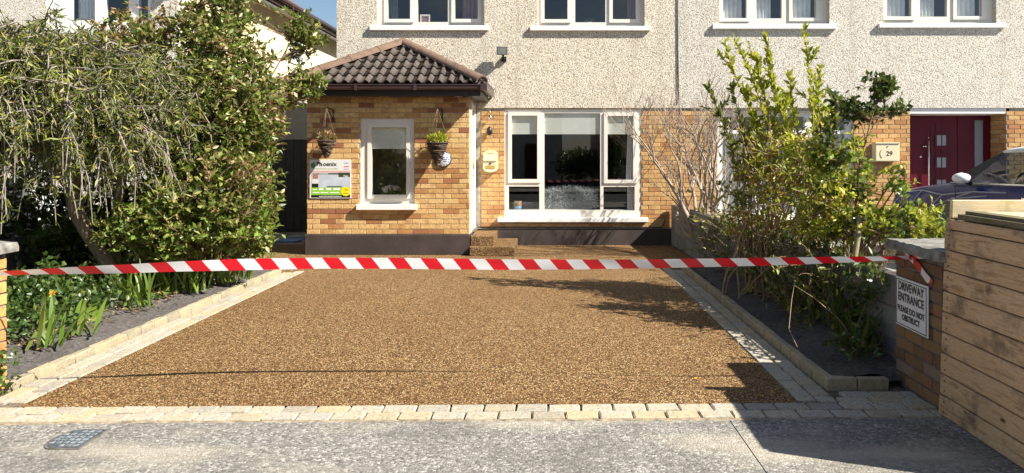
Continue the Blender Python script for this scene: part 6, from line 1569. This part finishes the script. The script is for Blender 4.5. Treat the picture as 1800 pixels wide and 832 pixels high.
    if stripe:
        s = 1                                       # pale lattice graphic on the visible wing
        def wing(x, z):
            """nearest point on the body side at (x from nose, z)"""
            for i in range(len(st_)-1):
                if st_[i][0] <= x <= st_[i+1][0]:
                    t = (x-st_[i][0])/(st_[i+1][0]-st_[i][0]); w = st_[i][1]+(st_[i+1][1]-st_[i][1])*t; ze = st_[i][3]+(st_[i+1][3]-st_[i][3])*t; zb_ = st_[i][4]
                    r_ = (z-zb_)/(ze-zb_); kx = np.interp(r_, [.28, .60, .86, .985], [1.0, 1.005, .985, .95]); return (Ln/2-x, s*(w*kx+.004), z)
            return (Ln/2-x, s*.84, z)
        for pl_ in ([(.18, .62), (.42, .80), (.75, .84), (1.10, .80), (1.55, .86)], [(.18, .62), (.35, .58), (.62, .70), (.90, .62), (1.25, .76), (1.75, .82)], [(.62, .70), (.75, .84)], [(.90, .62), (1.10, .80)], [(.35, .58), (.42, .80)], [(1.25, .76), (1.55, .86), (2.0, .87)]):
            pts = []
            for (a, b) in zip(pl_[:-1], pl_[1:]):
                for k in range(6): t = k/6; pts.append(wing(a[0]+(b[0]-a[0])*t, a[1]+(b[1]-a[1])*t))
            pts.append(wing(*pl_[-1])); put(MB().tube(pts, .008, 4).build('stripe', stripe))
    root.rotation_euler = (0, 0, rz); root.scale = (scale,)*3
    return root
def paint(name, col, rough=.22, coat=1.0):
    m = NT(name); c = m.coords('Object'); n_ = m.noise(c, 5, 3); m.P(base=m.ramp(n_, [(0, tuple(x*.9 for x in col)), (1, col)]), rough=rough, coat=coat, spec=.5); return m.mat
MAT['blue'] = paint('deep_blue_car_paint', (0.006, 0.012, 0.12), .3, .35); MAT['carwhite'] = paint('white_car_paint', (0.72, 0.74, 0.76), .3); MAT['stripe'] = plain('grey_decal', (0.40, 0.43, 0.50), .4, var=0)
CAR_ANG = R(105)
car('parked_car', 'deep blue hatchback with white roof and pale lattice decals behind the bin store', (6.25, 8.8, .09), CAR_ANG, MAT['blue'], MAT['carwhite'], MAT['stripe'], 1.06)
car('parked_car', 'white car mostly hidden behind the weeping tree', (-7.6, 8.3, .005), R(95), MAT['carwhite'], MAT['carwhite'], None, 1.08)

# ================================================================== OPPOSITE SIDE OF THE STREET (seen mirrored in the windows)
sheet('far_footpath', MAT['concrete'], [(-60, -8), (60, -8), (60, -5.5), (-60, -5.5)], -0.02)
def opposite(x0, x1, lab):
    h = empty('gabled_house', ((x0+x1)/2, -15, 0)); tag(h, lab, 'house'); y = -15.0
    wins = [(x0+.8, x0+2.4, 3.5, 4.7), (x1-2.6, x1-.9, 3.5, 4.7), (x0+.8, x0+3.0, .8, 2.1)]
    w = wall_mesh(x0, x1, 0, 5.3, -y-.0, -y+.25, wins); w.v = [(a, -b, c) for a, b, c in w.v]; w.build('front_wall', MAT['dash2'], h)
    for (a, b, c, d) in wins:
        f_ = wall_mesh(a, b, c, d, 15.08, 15.13, [(a+.08, (a+b)/2-.04, c+.08, d-.08), ((a+b)/2+.04, b-.08, c+.08, d-.08)]); f_.v = [(p, -q_, r_) for p, q_, r_ in f_.v]; wo = f_.build('window', MAT['white'], h); MB().quad((b-.02, y-.112, c+.02), (a+.02, y-.112, c+.02), (a+.02, y-.112, d-.02), (b-.02, y-.112, d-.02)).build('pane', MAT['glass'], wo, fix=False)
    MB().box(x0+.3, x1-.3, y-4, y-.3, .05, 5.2).build('interior', MAT['room'], h)
    boxo('front_door', MAT['burgundy'], h, x1-2.0, x1-1.0, y+.001, y+.05, 0, 2.05)
    for xx in (x0, x1-.25): boxo('side_wall', MAT['dash2'], h, xx, xx+.25, y-8, y-.251, 0, 5.28)
    mid_ = (x0+x1)/2; m = MB(); m.add([(x0, y, 5.3), (x1, y, 5.3), (mid_, y, 7.6), (x0, y-.25, 5.3), (x1, y-.25, 5.3), (mid_, y-.25, 7.6)], [(0, 1, 2), (3, 5, 4)]); m.build('gable', MAT['dash2'], h)
    m = MB()
    for xe in (x0-.3, x1+.3): m.add([(xe, y+.3, 5.25), (mid_, y+.3, 7.75), (mid_, y-8.3, 7.75), (xe, y-8.3, 5.25), (xe, y+.3, 5.13), (mid_, y+.3, 7.62), (mid_, y-8.3, 7.62), (xe, y-8.3, 5.13)], [(0, 1, 2, 3), (4, 7, 6, 5), (0, 4, 5, 1), (3, 2, 6, 7), (0, 3, 7, 4)])
    m.build('roof', MAT['slate'], h)
opposite(-7.4, .55, 'gabled house across the street mirrored in the picture window, west of the gap'); opposite(2.5, 10.4, 'gabled house across the street mirrored in the picture window, east of the gap')
for k, (x, r_, h_, lab) in enumerate(((1.4, 1.4, 1.7, 'dark hedge bush filling the gap between the opposite houses'), (2.9, .6, 3.0, 'taller dark shrub before the opposite house, mirrored in the glass'))):
    t_ = empty('hedge_bush', (x, -11, 0)); tag(t_, lab, 'bush'); blob_leaves('crown', (x, -11, h_*.55), (r_, .8, h_*.5), 2600, .16, .09, MAT['leaf_gloss'], t_, shell=.2); MB().tube([(x, -11, -.1), (x, -11, h_*.5)], [.08, .04], 7).build('trunk', MAT['twig_brown'], t_)
